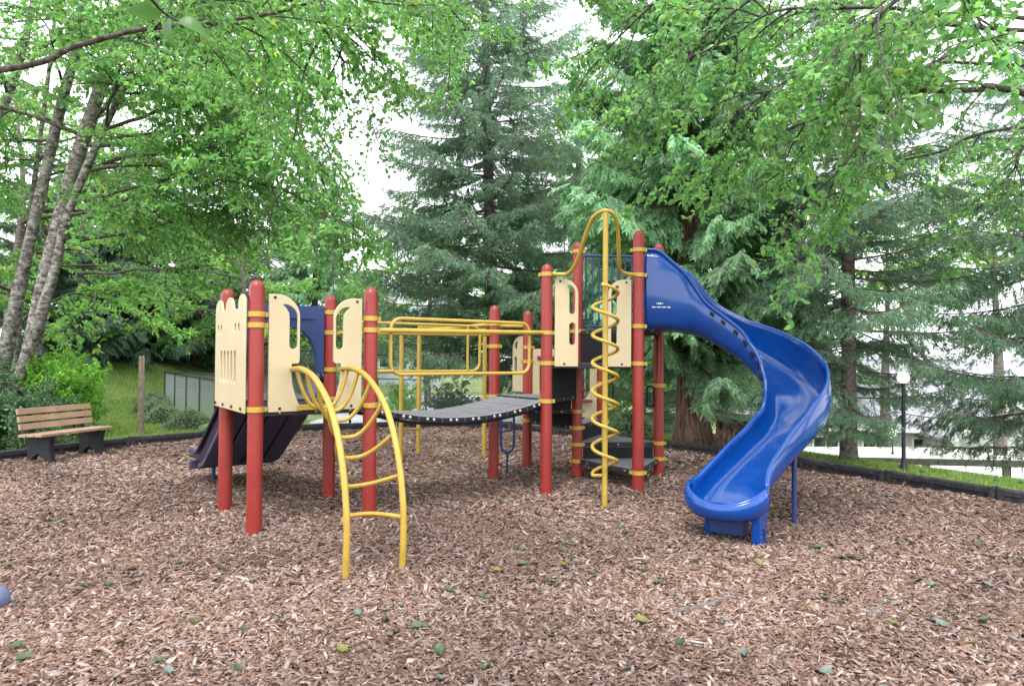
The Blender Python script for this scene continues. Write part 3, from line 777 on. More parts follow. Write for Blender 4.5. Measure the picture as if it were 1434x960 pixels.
def leaves_np(P, D, N, L, W, col):
    """pointed-oval leaves folded on the midrib, 4 triangles each"""
    n = len(P); S = unit(np.cross(D, N)); N = np.cross(S, D)
    L, W = L[:, None], W[:, None]
    a, b, f = D * L * .26, D * L * .66, N * W * .35
    V = np.stack([P, P + a + S * W * .88 + f, P + a - S * W * .88 + f, P + D * L * .48, P + b + S * W * .8 + f * .8, P + b - S * W * .8 + f * .8, P + D * L - N * L * .12], 1)
    F = np.array([(0, 3, 1), (0, 2, 3), (1, 3, 4), (2, 5, 3), (3, 6, 4), (3, 5, 6)])
    F = (np.arange(n)[:, None, None] * 7 + F[None]).reshape(-1, 3)
    return V.reshape(-1, 3), F, np.repeat(col, 7, 0)

def needles_np(P, D, L, W, col):
    n = len(P); S = perp(D, rng.uniform(0, 6.28, n)) * W[:, None]
    V = np.stack([P - S, P + S, P + D * L[:, None]], 1)
    return V.reshape(-1, 3), np.arange(3 * n).reshape(-1, 3), np.repeat(col, 3, 0)

def tube_np(P, r, n=5):
    mb = MB().tube([Vector(p) for p in P], list(r), n, cap=False)
    V = np.array([tuple(v) for v in mb.V]); F = []
    for f in mb.F: F += [(f[0], f[1], f[2]), (f[0], f[2], f[3])]
    return V, np.array(F)

def pack(name, wood, fol, mleaf, mwood):
    Vs, Fs, Cs, mi, o = [], [], [], [], 0
    for V, F in wood:
        Vs.append(V); Fs.append(F + o); Cs.append(np.ones((len(V), 3))); mi.append(np.ones(len(F), np.int32)); o += len(V)
    for V, F, c in fol:
        Vs.append(V); Fs.append(F + o); Cs.append(c); mi.append(np.zeros(len(F), np.int32)); o += len(V)
    me = np_mesh(name, np.concatenate(Vs), np.concatenate(Fs), mleaf, np.concatenate(Cs))
    me.materials.append(mwood)
    me.polygons.foreach_set('material_index', np.concatenate(mi)); me.update()
    return me

def lcol(n, lo=.65, hi=1.3, yel=.08):
    c = np.ones((n, 3)) * rng.uniform(lo, hi, (n, 1)); c[:, 0] *= rng.uniform(.8, 1.2, n)
    y = rng.random(n) < yel; c[y] *= np.array([1.5, 1.15, .8]); return c

def leafy_branch(mleaf, length=1.5, leaf=.075, nt=16, dens=13, droop=.35, name='leafy_branch'):
    """a branch along +X with side twigs carrying leaves"""
    wood, P, D = [], [], []
    k = 9; t = np.linspace(0, 1, k)
    ax = np.stack([t * length, .06 * length * np.sin(t * 4 + rng.uniform(0, 6)), -droop * .5 * length * t ** 2 + .03 * np.sin(7 * t)], 1)
    wood.append(tube_np(ax, .011 * (1 - .8 * t) * length / 1.5 + .0015, 5))
    for q in range(nt):
        u = .12 + .88 * (q + rng.uniform(0, 1)) / nt
        i = min(int(u * (k - 1)), k - 2); p = ax[i] + (ax[i + 1] - ax[i]) * (u * (k - 1) - i)
        sgn = 1 if q % 2 else -1
        a = sgn * rng.uniform(.5, 1.1); L = length * (.42 * (1 - .55 * u)) * rng.uniform(.6, 1.2)
        d = np.array([math.cos(a), math.sin(a), rng.normal(-.05, .3)])
        s = np.linspace(0, 1, 5)[:, None]
        tw = p + d * L * s + np.array([0, 0, -droop * L]) * s ** 2
        wood.append(tube_np(tw, .0035 * (1 - .7 * s[:, 0]), 3))
        m = int(dens * rng.uniform(.7, 1.3)); uu = rng.uniform(.1, 1, m)
        ii = np.minimum((uu * 4).astype(int), 3)
        P.append(tw[ii] + (tw[ii + 1] - tw[ii]) * (uu * 4 - ii)[:, None] + rng.normal(0, .012, (m, 3)))
        dd = unit(d)[None] * .5 + rng.normal(0, .55, (m, 3)) + np.array([0, 0, -.35]); D.append(unit(dd))
    P, D = np.concatenate(P), np.concatenate(D); n = len(P)
    N = unit(rng.normal(0, .55, (n, 3)) + np.array([0, 0, 1.]))
    L = leaf * rng.uniform(.65, 1.25, n)
    return pack(name, wood, [leaves_np(P, D, N, L, L * rng.uniform(.27, .36, n), lcol(n))], mleaf, M['bark_limb'])

def spruce_bough(mleaf, L=2.4, dens=1.0):
    wood, P, D = [], [], []
    t = np.linspace(0, 1, 10)
    ax = np.stack([t * L, .03 * L * np.sin(3 * t + rng.uniform(0, 6)), -.22 * L * t + .20 * L * t ** 2.4], 1)
    wood.append(tube_np(ax, .02 * (1 - .85 * t) + .002, 5))
    nt = int(17 * L)
    for q in range(nt):
        u = .14 + .86 * (q + rng.uniform(0, 1)) / nt
        i = min(int(u * 9), 8); p = ax[i] + (ax[i + 1] - ax[i]) * (u * 9 - i)
        a = (1 if q % 2 else -1) * rng.uniform(.7, 1.15)
        l = (.16 + .30 * L * (1 - u) ** .8) * rng.uniform(.6, 1.15)
        if u > .95: a *= .3
        d = np.array([math.cos(a), math.sin(a), rng.normal(-.1, .12)])
        s = np.linspace(0, 1, 5)[:, None]
        tw = p + d * l * s + np.array([0, 0, -.32 * l]) * s ** 1.5
        wood.append(tube_np(tw, .006 * (1 - .7 * s[:, 0]), 3))
        m = max(3, int(l * 26 * dens))
        for z in range(m):
            uu = rng.uniform(.12, 1); ii = min(int(uu * 4), 3); b = tw[ii] + (tw[ii + 1] - tw[ii]) * (uu * 4 - ii)
            hd = unit(d * .5 + np.array([rng.normal(0, .35), rng.normal(0, .35), -rng.uniform(.25, 1.1)]))
            hl = rng.uniform(.07, .2)
            nn = 9
            f = rng.uniform(0, 1, nn)
            P.append(b + hd * (f * hl)[:, None]); D.append(unit(hd * 1.1 + rng.normal(0, .55, (nn, 3))))
    P, D = np.concatenate(P), np.concatenate(D); n = len(P)
    return pack('bough', wood, [needles_np(P, D, rng.uniform(.035, .075, n), np.full(n, .0062), lcol(n, .55, 1.35, .04))], mleaf, M['bark_spruce'])

def cedar_bough(mleaf, L=2.2):
    wood, P, D, Nn = [], [], [], []
    t = np.linspace(0, 1, 10)
    ax = np.stack([t * L, .04 * L * np.sin(3 * t + rng.uniform(0, 6)), -.42 * L * t + .36 * L * t ** 2.2], 1)
    wood.append(tube_np(ax, .018 * (1 - .85 * t) + .002, 5))
    nt = int(15 * L)
    for q in range(nt):
        u = .15 + .85 * (q + rng.uniform(0, 1)) / nt
        i = min(int(u * 9), 8); p = ax[i] + (ax[i + 1] - ax[i]) * (u * 9 - i)
        a = (1 if q % 2 else -1) * rng.uniform(.4, 1.1)
        l = rng.uniform(.28, .55) * (1.1 - .4 * u)
        d = unit(np.array([math.cos(a), math.sin(a), -rng.uniform(.2, .9)]))
        s = np.linspace(0, 1, 9)[:, None]
        tw = p + d * l * s + np.array([0, 0, -.45 * l]) * s ** 1.8
        side = unit(np.cross(d, np.array([0, 0, 1.]) + rng.normal(0, .3, 3)))
        for z in range(1, 9):
            for sg in (-1, 1):
                fl = l * .42 * (1 - .75 * abs(z / 8 - .3)) * rng.uniform(.7, 1.1)
                fd = unit(unit(tw[z] - tw[z - 1]) * .75 + side * sg * .75 + np.array([0, 0, -.25]))
                for h in range(3):
                    c0 = tw[z] + fd * fl * h / 3
                    P.append(c0); D.append(unit(fd + side * sg * (.5 if h % 2 else -.35) + rng.normal(0, .12, 3))); Nn.append(np.cross(side, d))
        P.append(tw[7]); D.append(unit(tw[8] - tw[7])); Nn.append(np.cross(side, d))
    P, D, Nn = np.array(P), np.array(D), unit(np.array(Nn) + rng.normal(0, .2, (len(P), 3))); n = len(P)
    Ls = rng.uniform(.07, .13, n)
    return pack('bough', wood, [leaves_np(P, D, Nn, Ls, Ls * .17, lcol(n, .6, 1.35, .05))], mleaf, M['bark_spruce'])

LB = {k: [leafy_branch(M[m], L, lf, nt, dn, dr) for _ in range(nv)] for k, (m, L, lf, nt, dn, dr, nv) in {
    'alder': ('leaf', 1.7, .085, 17, 13, .35, 4), 'near': ('leaf', 1.3, .085, 12, 10, .22, 4), 'light': ('leaf_light', 1.6, .09, 16, 13, .3, 3),
    'bush': ('leaf_bush', .8, .06, 14, 12, .1, 3), 'dark': ('leaf_dark', .9, .075, 14, 12, .15, 3), 'fardec': ('leaf_light', 2.2, .115, 18, 20, .3, 3), 'fardark': ('leaf_dark', 2.2, .15, 16, 14, .3, 3)}.items()}
SB = {'spruce': [spruce_bough(M['needle'], 2.4, 1.3) for _ in range(4)], 'far': [spruce_bough(M['needle_far'], 2.4, .8) for _ in range(3)]}
CB = {'cedar': [cedar_bough(M['cedar']) for _ in range(4)], 'far': [cedar_bough(M['needle_far']) for _ in range(3)]}

def orient(d, roll=0):
    d = Vector(d).normalized()
    q = d.to_track_quat('X', 'Z')
    return (q.to_matrix() @ Matrix.Rotation(roll, 3, 'X')).to_euler()

def bark_trunk(name, pts, r, m, parent, flute=0, n=16, sub=6, lab=None):
    P = spline(pts, sub)
    rr = [v.x for v in spline([(x, 0, 0) for x in r], sub)]
    mb = MB().tube(P, rr, n)
    if flute:
        for i_ in range(len(P)):
            for k in range(n):
                v = mb.V[i_ * n + k]; dd = v - P[i_]
                f = 1 + flute * (.5 + .5 * math.exp(-max(v.z, 0) * 1.2) * 2) * (noise.noise(Vector((math.cos(6.28 * k / n) * 1.6, math.sin(6.28 * k / n) * 1.6, v.z * .25))) )
                mb.V[i_ * n + k] = P[i_] + dd * f
    else:
        for i_, v in enumerate(mb.V):
            c = P[min(i_ // n, len(P) - 1)]; mb.V[i_] = c + (v - c) * (1 + .12 * noise.noise(v * 2.5))
    o = mb.build(name, m, parent, origin=P[0], smooth=70)
    return o, P, rr

def conifer(name, base, H, z_low, Lb, kind, meshes, label, tr=.15, lean=(0, 0), step=.42, per=6, bark='bark_spruce', flute=0, ztop=None, group=None, seed=0, clip=None):
    rg = random.Random(seed); b = Vector(base)
    e = empty(name, b, label, 'tree', group)
    pts = [b + Vector((lean[0] * t, lean[1] * t, H * t - .1)) for t in (0, .04, .12, .3, .6, 1)]
    rad = [tr * 1.5, tr * 1.15, tr, tr * .82, tr * .5, .02]
    bark_trunk('trunk', pts, rad, M[bark], e, flute)
    z = z_low; zt = ztop or H
    while z < zt:
        f = (z - z_low) / max(H - z_low, .1)
        L = Lb * (1 - f) ** .75 * (.75 + .25 * min(1, f * 6)) + .25
        a0 = rg.uniform(0, 6.28)
        for k in range(per):
            a = a0 + 6.283 * k / per + rg.uniform(-.35, .35); zz = z + rg.uniform(-.18, .18); s = L / 2.4 * rg.uniform(.7, 1.18)
            t = zz / H
            p = b + Vector((lean[0] * t, lean[1] * t, zz))
            if clip and not clip(p + Vector((math.cos(a), math.sin(a), 0)) * L): continue
            ob = bpy.data.objects.new('bough', rg.choice(meshes)); COL.objects.link(ob)
            up = rg.uniform(-.12, .2) + .25 * f
            put(ob, p, e); ob.rotation_euler = orient((math.cos(a), math.sin(a), up), rg.uniform(-.25, .25)); ob.scale = (s, s, s * rg.uniform(.85, 1.1))
        z += step * rg.uniform(.8, 1.2)
    return e

def _bl_doc(): pass
def broadleaf(name, base, trunk, rad, limbs, label, bark, key, sc=1.0, per_m=3.2, start=.25, group=None, seed=0, cat='tree', spread=1.0):
    rg = random.Random(seed); e = empty(name, base, label, cat, group)
    if trunk: bark_trunk('trunk', trunk, rad, M[bark], e)
    cnt = 0
    for lm_ in limbs:
        lp, r0 = lm_[0], lm_[1]; dm, ms = (lm_[2], lm_[3]) if len(lm_) > 2 else (1, 1)
        P = spline(lp, 6); n = len(P)
        MB().tube([p + Vector((noise.noise(p * 1.7), noise.noise(p * 1.7 + Vector((5, 0, 0))), noise.noise(p * 1.7 + Vector((0, 9, 0))))) * min(.06, r0 * 2) for p in P], [r0 * (1 - .8 * i_ / n) + .003 for i_ in range(n)], 7).build('limb', M['bark_limb'], e, origin=P[0], smooth=70)
        Ln = sum((P[i_ + 1] - P[i_]).length for i_ in range(n - 1)); m = max(2, int(Ln * per_m * dm))
        for q in range(m):
            if cnt >= 290: break
            u = start + (1 - start) * (q + rg.random()) / m; i_ = min(int(u * (n - 1)), n - 2)
            p = P[i_].lerp(P[i_ + 1], u * (n - 1) - i_); t = (P[i_ + 1] - P[i_]).normalized()
            a = rg.choice((-1, 1)) * rg.uniform(.3, 1.3)
            d = Matrix.Rotation(a, 3, 'Z') @ t; d.z += rg.uniform(-.55, .35)
            ob = bpy.data.objects.new('leafy_branch', rg.choice(LB[key])); COL.objects.link(ob)
            put(ob, p, e); ob.rotation_euler = orient(d, rg.uniform(-.4, .4)); ob.scale = (sc * ms * rg.uniform(.7, 1.25),) * 3
            cnt += 1
    return e

def auto_limbs(P, rad, n, z0, L0, L1, rise, seed, az=None, r0=.035):
    """limbs leaving a trunk path P above height z0"""
    rg = random.Random(seed); Q = spline(P, 10); Q = [p for p in Q if p.z > z0]; out = []
    for k in range(n):
        f = (k + rg.random()) / n; p = Q[min(int(f * len(Q)), len(Q) - 1)]
        a = rg.uniform(*az) if az else rg.uniform(0, 6.28)
        L = (L0 + (L1 - L0) * f) * rg.uniform(.75, 1.2); d = Vector((math.cos(a), math.sin(a), 0))
        rs = rise * rg.uniform(.4, 1.4)
        out.append(([p, p + d * L * .35 + UPV * L * rs * .5, p + d * L * .7 + UPV * L * rs * .75, p + d * L + UPV * L * rs * .72], r0 * (1 - .5 * f)))
    return out

# ------------------------------------------------------------------ trees
# leaning grey-barked clump on the left
def G(p): return Vector((p.x, p.y, float(gz(p.x, p.y)) - .06))
def trunk_px(L, Y): return [at(x, y, Y) for x, y in L]
T1 = [Vector((-9.35, 13.0, .0))] + trunk_px([(62, 400), (100, 250), (135, 140), (168, 50), (205, -80), (250, -250)], 13)
T2 = [Vector((-10.2, 13.4, .0))] + trunk_px([(28, 400), (62, 250), (90, 130), (110, 60), (135, -60), (160, -230)], 13.4)
T3 = [Vector((-9.4, 12.6, .0))] + trunk_px([(72, 395), (92, 310), (128, 220), (165, 140), (215, 40), (270, -90)], 12.6)
T4 = [Vector((-11.4, 13.8, .0))] + trunk_px([(-40, 300), (0, 165), (22, 105), (45, 10), (70, -120)], 13.8)
T5 = [Vector((-11.0, 15.0, .1))] + trunk_px([(38, 350), (50, 240), (66, 120), (76, 30), (90, -100)], 15.0)
lim1 = [([at(130, 165, 13), at(175, 125, 12.7), at(250, 92, 12.4), at(330, 80, 12)], .045), ([at(125, 205, 13), at(190, 202, 12.6), at(265, 190, 12.2), at(345, 238, 11.8)], .04),
        ([at(143, 228, 13), at(210, 216, 12.8), at(290, 212, 12.6), at(345, 250, 12.4)], .035), ([at(98, 318, 13), at(170, 282, 12.6), at(240, 248, 12.3), at(305, 233, 12)], .035),
        ([at(112, 338, 13), at(180, 325, 13.2), at(270, 310, 13.6), at(400, 330, 14)], .03), ([at(110, 382, 13), at(170, 380, 12.5), at(240, 374, 12), at(300, 370, 11.6)], .03, .5, .8),
        ([at(150, 90, 13), at(230, 30, 12.5), at(320, -20, 12), at(420, -40, 11.5)], .045), ([at(170, 40, 13), at(260, 60, 13.5), at(360, 80, 14), at(440, 120, 14.5)], .035)]
lim1 += [([at(150, 180, 13), at(250, 150, 12), at(360, 150, 11.4), at(450, 190, 11)], .035), ([at(120, 280, 13), at(250, 250, 12.2), at(380, 260, 11.6), at(470, 310, 11.2)], .03), ([at(160, 110, 13), at(280, 120, 12.4), at(400, 190, 12), at(470, 250, 11.8)], .03)]
lim1 += auto_limbs(T1[1:], None, 8, 5.5, 3.2, 2.2, .25, 3)
broadleaf('birch_tree', T1[0], T1, [.2, .145, .13, .12, .10, .07, .02], lim1, 'thickest grey leaning trunk of the clump behind the bench', 'bark_birch', 'alder', 1.0, 2.8, .22, 'leaning trunks behind the bench', 5)
broadleaf('birch_tree', T2[0], T2, [.17, .115, .10, .095, .08, .05, .02], auto_limbs(T2[1:], None, 11, 4.0, 3.0, 2.0, .2, 7), 'straighter grey trunk standing left of the thickest leaning trunk', 'bark_birch', 'alder', 1.0, 2.4, .2, 'leaning trunks behind the bench', 6)
broadleaf('birch_tree', T3[0], T3, [.12, .085, .075, .07, .055, .035, .015], auto_limbs(T3[1:], None, 10, 3.6, 2.8, 2.0, .15, 9, (-1.2, 1.2)), 'slim pale trunk crossing in front of the thickest leaning trunk', 'bark_birch', 'alder', .95, 3.2, .2, 'leaning trunks behind the bench', 7)
broadleaf('birch_tree', T4[0], T4, [.14, .1, .085, .075, .06, .02], auto_limbs(T4[1:], None, 11, 3.0, 2.6, 2.2, .2, 12), 'outermost dark leaning trunk on the shrub side of the clump', 'bark_birch', 'alder', 1.0, 2.2, .2, 'leaning trunks behind the bench', 8)
broadleaf('birch_tree', T5[0], T5, [.08, .055, .05, .045, .035, .015], auto_limbs(T5[1:], None, 9, 3.0, 2.6, 2.0, .2, 15), 'thin whitish stem rising behind the leaning trunks', 'bark_birch', 'light', 1.0, 2.2, .2, 'leaning trunks behind the bench', 9)

# near tree on the left, trunk outside the view, one long limb crossing the corner
tb = Vector((-4.6, 3.3, 0))
TL = [tb, tb + Vector((.05, .02, 1.5)), tb + Vector((.1, .1, 3)), tb + Vector((.15, .1, 5)), tb + Vector((.2, .2, 8))]
nl = [([TL[2] - UPV * .1, at(0, 95, 3.9), at(110, 66, 4.0), at(210, 36, 4.1), at(330, 26, 4.3), at(430, -2, 4.5), at(520, -60, 4.8)], .018, .8, .6),
      ([TL[3], at(150, -160, 5), at(330, -40, 6.2), at(430, 10, 7), at(480, 90, 7.6)], .04), ([TL[3] - UPV * .3, at(60, -190, 5.2), at(240, -60, 6.5), at(330, 0, 7.4), at(380, 60, 8.2)], .04),
      ([TL[3] + UPV * .5, at(250, -260, 6), at(480, -90, 7.4), at(600, -10, 8.6), at(660, 40, 9.4)], .04, .6, .9), ([TL[3] + UPV, at(350, -330, 6), at(560, -120, 7.2), at(720, -30, 8.2), at(800, -10, 8.6)], .035, .4, .9)]
broadleaf('alder_tree', tb, TL, [.2, .16, .14, .12, .05], nl, 'large leafy tree whose boughs hang in over the bench end', 'bark_birch', 'alder', .8, 3.6, .38, None, 21)


# a sprig of large leaves on that tree, close to the viewer
alder_l = [o for o in COL.objects if o.name.startswith('alder_tree')][0]
tw = [at(300, 25, 4.2), at(262, 30, 3.4), at(235, 22, 2.9), at(205, -8, 2.7)]
sg = MB().tube(spline(tw, 5), .006, 6).build('sprig_stem', M['bark_limb'], alder_l)
t = np.linspace(0, 1, 9)
lv = np.array([(.14 * q, sg_ * .036 * math.sin(math.pi * q ** .75) ** .9, .05 * q - .09 * q * q + abs(sg_) * .010 * math.sin(math.pi * q)) for q in t for sg_ in (-1, 0, 1)])
big = np_mesh('large_leaf', lv, np.array([(a * 3 + b, (a + 1) * 3 + b, (a + 1) * 3 + b + 1, a * 3 + b + 1) for a in range(8) for b in (0, 1)]), M['leaf'], np.tile(np.array([.55, .6, .5]), (27, 1)), smooth=80)
for px_, py_, Yd, d_ in ((238, 24, 2.92, (.1, -.2, -1)), (222, 10, 2.8, (-.6, -.1, .7)), (250, 28, 3.1, (.9, .1, -.35)), (228, 16, 2.85, (-.9, -.3, -.15)), (262, 30, 3.3, (.3, -.2, .9))):
    link('large_leaf', big, at(px_, py_, Yd), alder_l, rot=orient(d_, 1.1))

# near tree on the right, trunk outside the view
tb = Vector((7.6, 6.3, -.3))
TR = [tb, tb + Vector((-.05, .02, 1.8)), tb + Vector((-.1, .0, 3.6)), tb + Vector((-.25, .1, 6)), tb + Vector((-.3, .2, 9))]
rl = [([TR[2], at(1434, 132, 6.3), at(1370, 127, 6.3), at(1290, 128, 6.4), at(1180, 150, 6.6), at(1080, 190, 7.0)], .035),
      ([TR[2] + UPV * 1.2, at(1434, 25, 6.2), at(1250, 10, 6.2), at(1130, 14, 6.2), at(1060, 26, 6.4), at(980, 80, 6.8)], .02),
      ([TR[2] + UPV * 1, at(1434, 45, 5.8), at(1250, 30, 5.7), at(1170, 66, 5.8), at(1090, 120, 6.0), at(1020, 160, 6.2)], .018),
      ([TR[3] - UPV * .8, at(1330, -80, 6.4), at(1130, -40, 6.8), at(1010, 30, 7.2), at(950, 100, 7.5), at(900, 150, 7.7)], .02),
      ([TR[3] - UPV * .4, at(1250, -120, 7), at(1020, -60, 7.6), at(920, 0, 8), at(870, 50, 8.2), at(830, 90, 8.4)], .02, .7, 1),
      ([TR[2] + UPV * .4, at(1420, 180, 7), at(1320, 210, 7.3), at(1230, 230, 7.6), at(1180, 270, 7.8)], .018, .7, 1),
      ([TR[2] + UPV * .8, at(1400, 90, 7.4), at(1270, 100, 7.8), at(1150, 150, 8), at(1070, 210, 8.2), at(1000, 240, 8.3)], .018),
      ([TR[2] + UPV * 1, at(1410, 60, 7), at(1330, 70, 7), at(1240, 150, 7), at(1180, 230, 7.1), at(1120, 290, 7.2)], .022, .8, 1),
      ([TR[2] - UPV * .2, at(1470, 200, 7.5), at(1420, 240, 7.6), at(1370, 290, 7.8)], .02),
      ([TR[3], at(1380, -60, 5.6), at(1300, -30, 5.2), at(1230, 20, 5.0), at(1200, 80, 5.0)], .025)]
broadleaf('alder_tree', tb, TR, [.24, .19, .17, .14, .05], rl, 'large leafy tree whose bright boughs hang in above the blue slide', 'bark_birch', 'near', .78, 3.0, .16, None, 31)

# conifers
conifer('spruce_tree', (-.42, 17.0, -.45), 17, 1.9, 3.5, 'spruce', SB['spruce'], 'tall dark spruce standing behind the sagging bridge', .175, (-.5, 0), .42, 7, ztop=13.0, seed=1)
conifer('cedar_tree', (3.36, 12.7, -.1), 14, 1.75, 2.5, 'cedar', CB['cedar'], 'feathery green cedar with fluted red trunk behind the blue slide', .24, (-.25, .3), .28, 8, 'bark_cedar', .35, ztop=9.5, seed=2)
conifer('spruce_tree', (5.42, 11.05, -.12), 12, .75, 2.3, 'spruce', SB['spruce'], 'spruce with straight grey trunk between the slide and the lit lamp', .115, (.0, 0), .38, 7, ztop=8.0, seed=3, clip=lambda q: not (q.y < 11.4 and q.x > 5.2 and q.x < 7.4 and q.z < 2.6 and q.z > -.2))
conifer('spruce_tree', (8.35, 10.3, -.9), 12, 1.4, 2.4, 'spruce', SB['spruce'], 'spruce whose drooping boughs hang beside the grey-roofed house', .13, (0, 0), .46, 6, ztop=7.5, seed=4)
conifer('spruce_tree', (5.1, 19.5, -2.4), 14, 2.0, 3.2, 'spruce', SB['spruce'], 'tall spruce behind the cedar and the spruce beside it', .17, (0, 0), .55, 6, seed=5)
conifer('cedar_tree', (2.0, 21.0, -.9), 12, 3.0, 3.0, 'cedar', CB['cedar'], 'tall cedar between the bridge spruce and the red-trunked cedar', .2, (0, 0), .5, 6, 'bark_cedar', .2, seed=6)
for i_, (px, Y, H, zl, Lb, lab) in enumerate([(205, 27, 9, .6, 3.2, 'dark evergreen above the lawn, behind the wooden post'), (275, 29, 8.5, .8, 3.2, 'dark evergreen above the corner of the wire fence'),
        (140, 26, 9, .5, 3.2, 'dark evergreen deep behind the leaning trunks'), (60, 23, 8, .5, 3.0, 'dark evergreen behind the shrubs and bench'), (330, 33, 8, .6, 3.4, 'dark evergreen behind the castle-topped panel')]):
    X_ = (px - 717) / 961 * Y
    conifer('evergreen_tree', (X_, Y, float(gz(X_, Y)) - .1), H, zl, Lb, 'far', CB['far'], lab, .22, (0, 0), .55, 7, 'bark_cedar', seed=20 + i_, group='dark evergreens beyond the lawn')  # dark from the shade mixed into the needle colour
X_ = (440 - 717) / 961 * 31
conifer('cedar_tree', (X_, 31, -.2), 11.0, 1.0, 3.0, 'far', CB['cedar'], 'soft far cedar behind the left tower, beside the open sky', .2, (0, 0), .42, 8, 'bark_cedar', seed=77)
for i_, (px, Y, H, lab) in enumerate([(400, 36, 9, 'far spruce behind the dark blue slide hood'), (900, 30, 10, 'far spruce behind the tall tower'),
        (1085, 30, 11, 'far spruce seen through the bend of the blue slide'), (790, 28, 7.5, 'far spruce behind the spiral climber')]):
    X_ = (px - 717) / 961 * Y
    conifer('spruce_tree', (X_, Y, float(gz(X_, Y)) - .1), H, 1.2, 3.3, 'far', SB['far'], lab, .16, (0, 0), .5, 6, seed=40 + i_, group='far spruces in the background')

def roundtree(name, X_, Y, H, R_, key, label, sc, n, seed, group, zl=1.6, cat='tree'):
    rg = random.Random(seed); z0 = float(gz(X_, Y)) - .1; b = Vector((X_, Y, z0))
    T = [b, b + UPV * H * .3 + Vector((rg.uniform(-.2, .2), 0, 0)), b + UPV * H * .65 + Vector((rg.uniform(-.4, .4), 0, 0)), b + UPV * H]
    return broadleaf(name, b, T, [H * .018 + .03, H * .014 + .02, .07, .02], auto_limbs(T, None, n, z0 + zl, R_, R_ * .5, .3, seed, None, .05), label, 'bark_spruce', key, sc, 1.5 / sc * 1.1, .15, group, seed, cat)
for i_, (px, Y, H, R_, key, lab) in enumerate([(600, 27, 7.0, 3.2, 'fardec', 'sunlit yellow-green tree showing through the bridge spruce'), (690, 32, 7.5, 3.4, 'fardec', 'pale green tree far behind the bridge'), (350, 24, 6.5, 3.0, 'fardec', 'light green tree over the castle-topped panel'),
        (480, 40, 6.5, 3.4, 'fardec', 'pale far tree below the open sky'), (1240, 30, 11, 3.0, 'fardec', 'bright green tree behind the lit lamp'), (1400, 26, 11, 3.2, 'fardec', 'bright green tree behind the house-side spruce'), (980, 27, 9, 3.4, 'fardec', 'bright tree far behind the cedar'),
        (120, 31, 11, 4.0, 'fardec', 'light green tree towering behind the leaning trunks'), (10, 19, 9, 3.2, 'fardec', 'light green tree at the shrub end of the leaning trunks'), (230, 36, 11, 4.2, 'fardec', 'light green tree above the dark evergreens'), (1130, 40, 11, 4.0, 'fardark', 'dark tree far behind the slide'), (840, 40, 8, 4.0, 'fardark', 'dark tree far behind the spiral climber'), (560, 45, 7, 4.5, 'fardark', 'low dark tree far behind the bridge')]):
    roundtree('broadleaf_tree', (px - 717) / 961 * Y, Y, H, R_, key, lab, 1.0, 18, 60 + i_, 'background broadleaf trees', 6.5 if px in (1240, 1400) else 1.6)

# ------------------------------------------------------------------ shrubs
def shrub(name, loc, w, h, key, n, sc, label, group, seed, cat='shrub'):
    rg = random.Random(seed); b = Vector(loc); e = empty(name, b, label, cat, group)
    for k in range(n):
        a = rg.uniform(0, 6.28); el = rg.uniform(.15, 1.45); r = rg.uniform(.0, .55)
        p = b + Vector((math.cos(a) * w * .5 * r, math.sin(a) * w * .5 * r, h * rg.uniform(.02, .6)))
        d = Vector((math.cos(a) * math.cos(el), math.sin(a) * math.cos(el), math.sin(el)))
        ob = bpy.data.objects.new('leafy_branch', rg.choice(LB[key])); COL.objects.link(ob); put(ob, p, e)
        ob.rotation_euler = orient(d, rg.uniform(-.6, .6)); ob.scale = (sc * rg.uniform(.6, 1.15),) * 3
    return e
for i_, (x, y, w_, h_, key, n_, sc, lab) in enumerate([(-8.2, 11.6, 1.3, 1.1, 'dark', 60, .75, 'dark green shrub directly behind the bench back'), (-9.0, 11.2, 1.6, 1.3, 'dark', 70, .85, 'taller dark shrub at the far end of the bench'),
        (-9.9, 12.4, 1.8, 1.6, 'dark', 70, .95, 'dark shrub at the feet of the leaning trunks'), (-8.5, 13.0, 1.3, 1.75, 'bush', 90, .85, 'bright green bush between the leaning trunks and the lawn'), (-8.25, 12.3, .8, .8, 'bush', 45, .7, 'small bright bush spilling beside the lawn edge'),
        (-9.4, 14.4, 1.3, 2.0, 'bush', 70, .9, 'tall bright shoots behind the bright green bush'), (-11.2, 11.6, 2.0, 2.2, 'dark', 80, 1.1, 'large dark shrub past the outermost leaning trunk'), (-7.5, 10.9, .7, .45, 'dark', 34, .5, 'low dark groundcover plant under the bench seat')]):
    shrub('shrub', (x, y, float(gz(x, y)) - .06), w_, h_, key, n_, sc, lab, None, 100 + i_)
for i_, (px, py, Y, lab) in enumerate([(560, 585, 20, 'green shrub behind the fence under the bridge'), (632, 580, 19, 'dense shrub beyond the border under the bridge')]):
    p = at(px, py, Y); shrub('shrub', (p.x, p.y, float(gz(p.x, p.y)) - .06), 1.3, 1.2, 'dark' if i_ else 'bush', 50, .8, lab, None, 120 + i_)

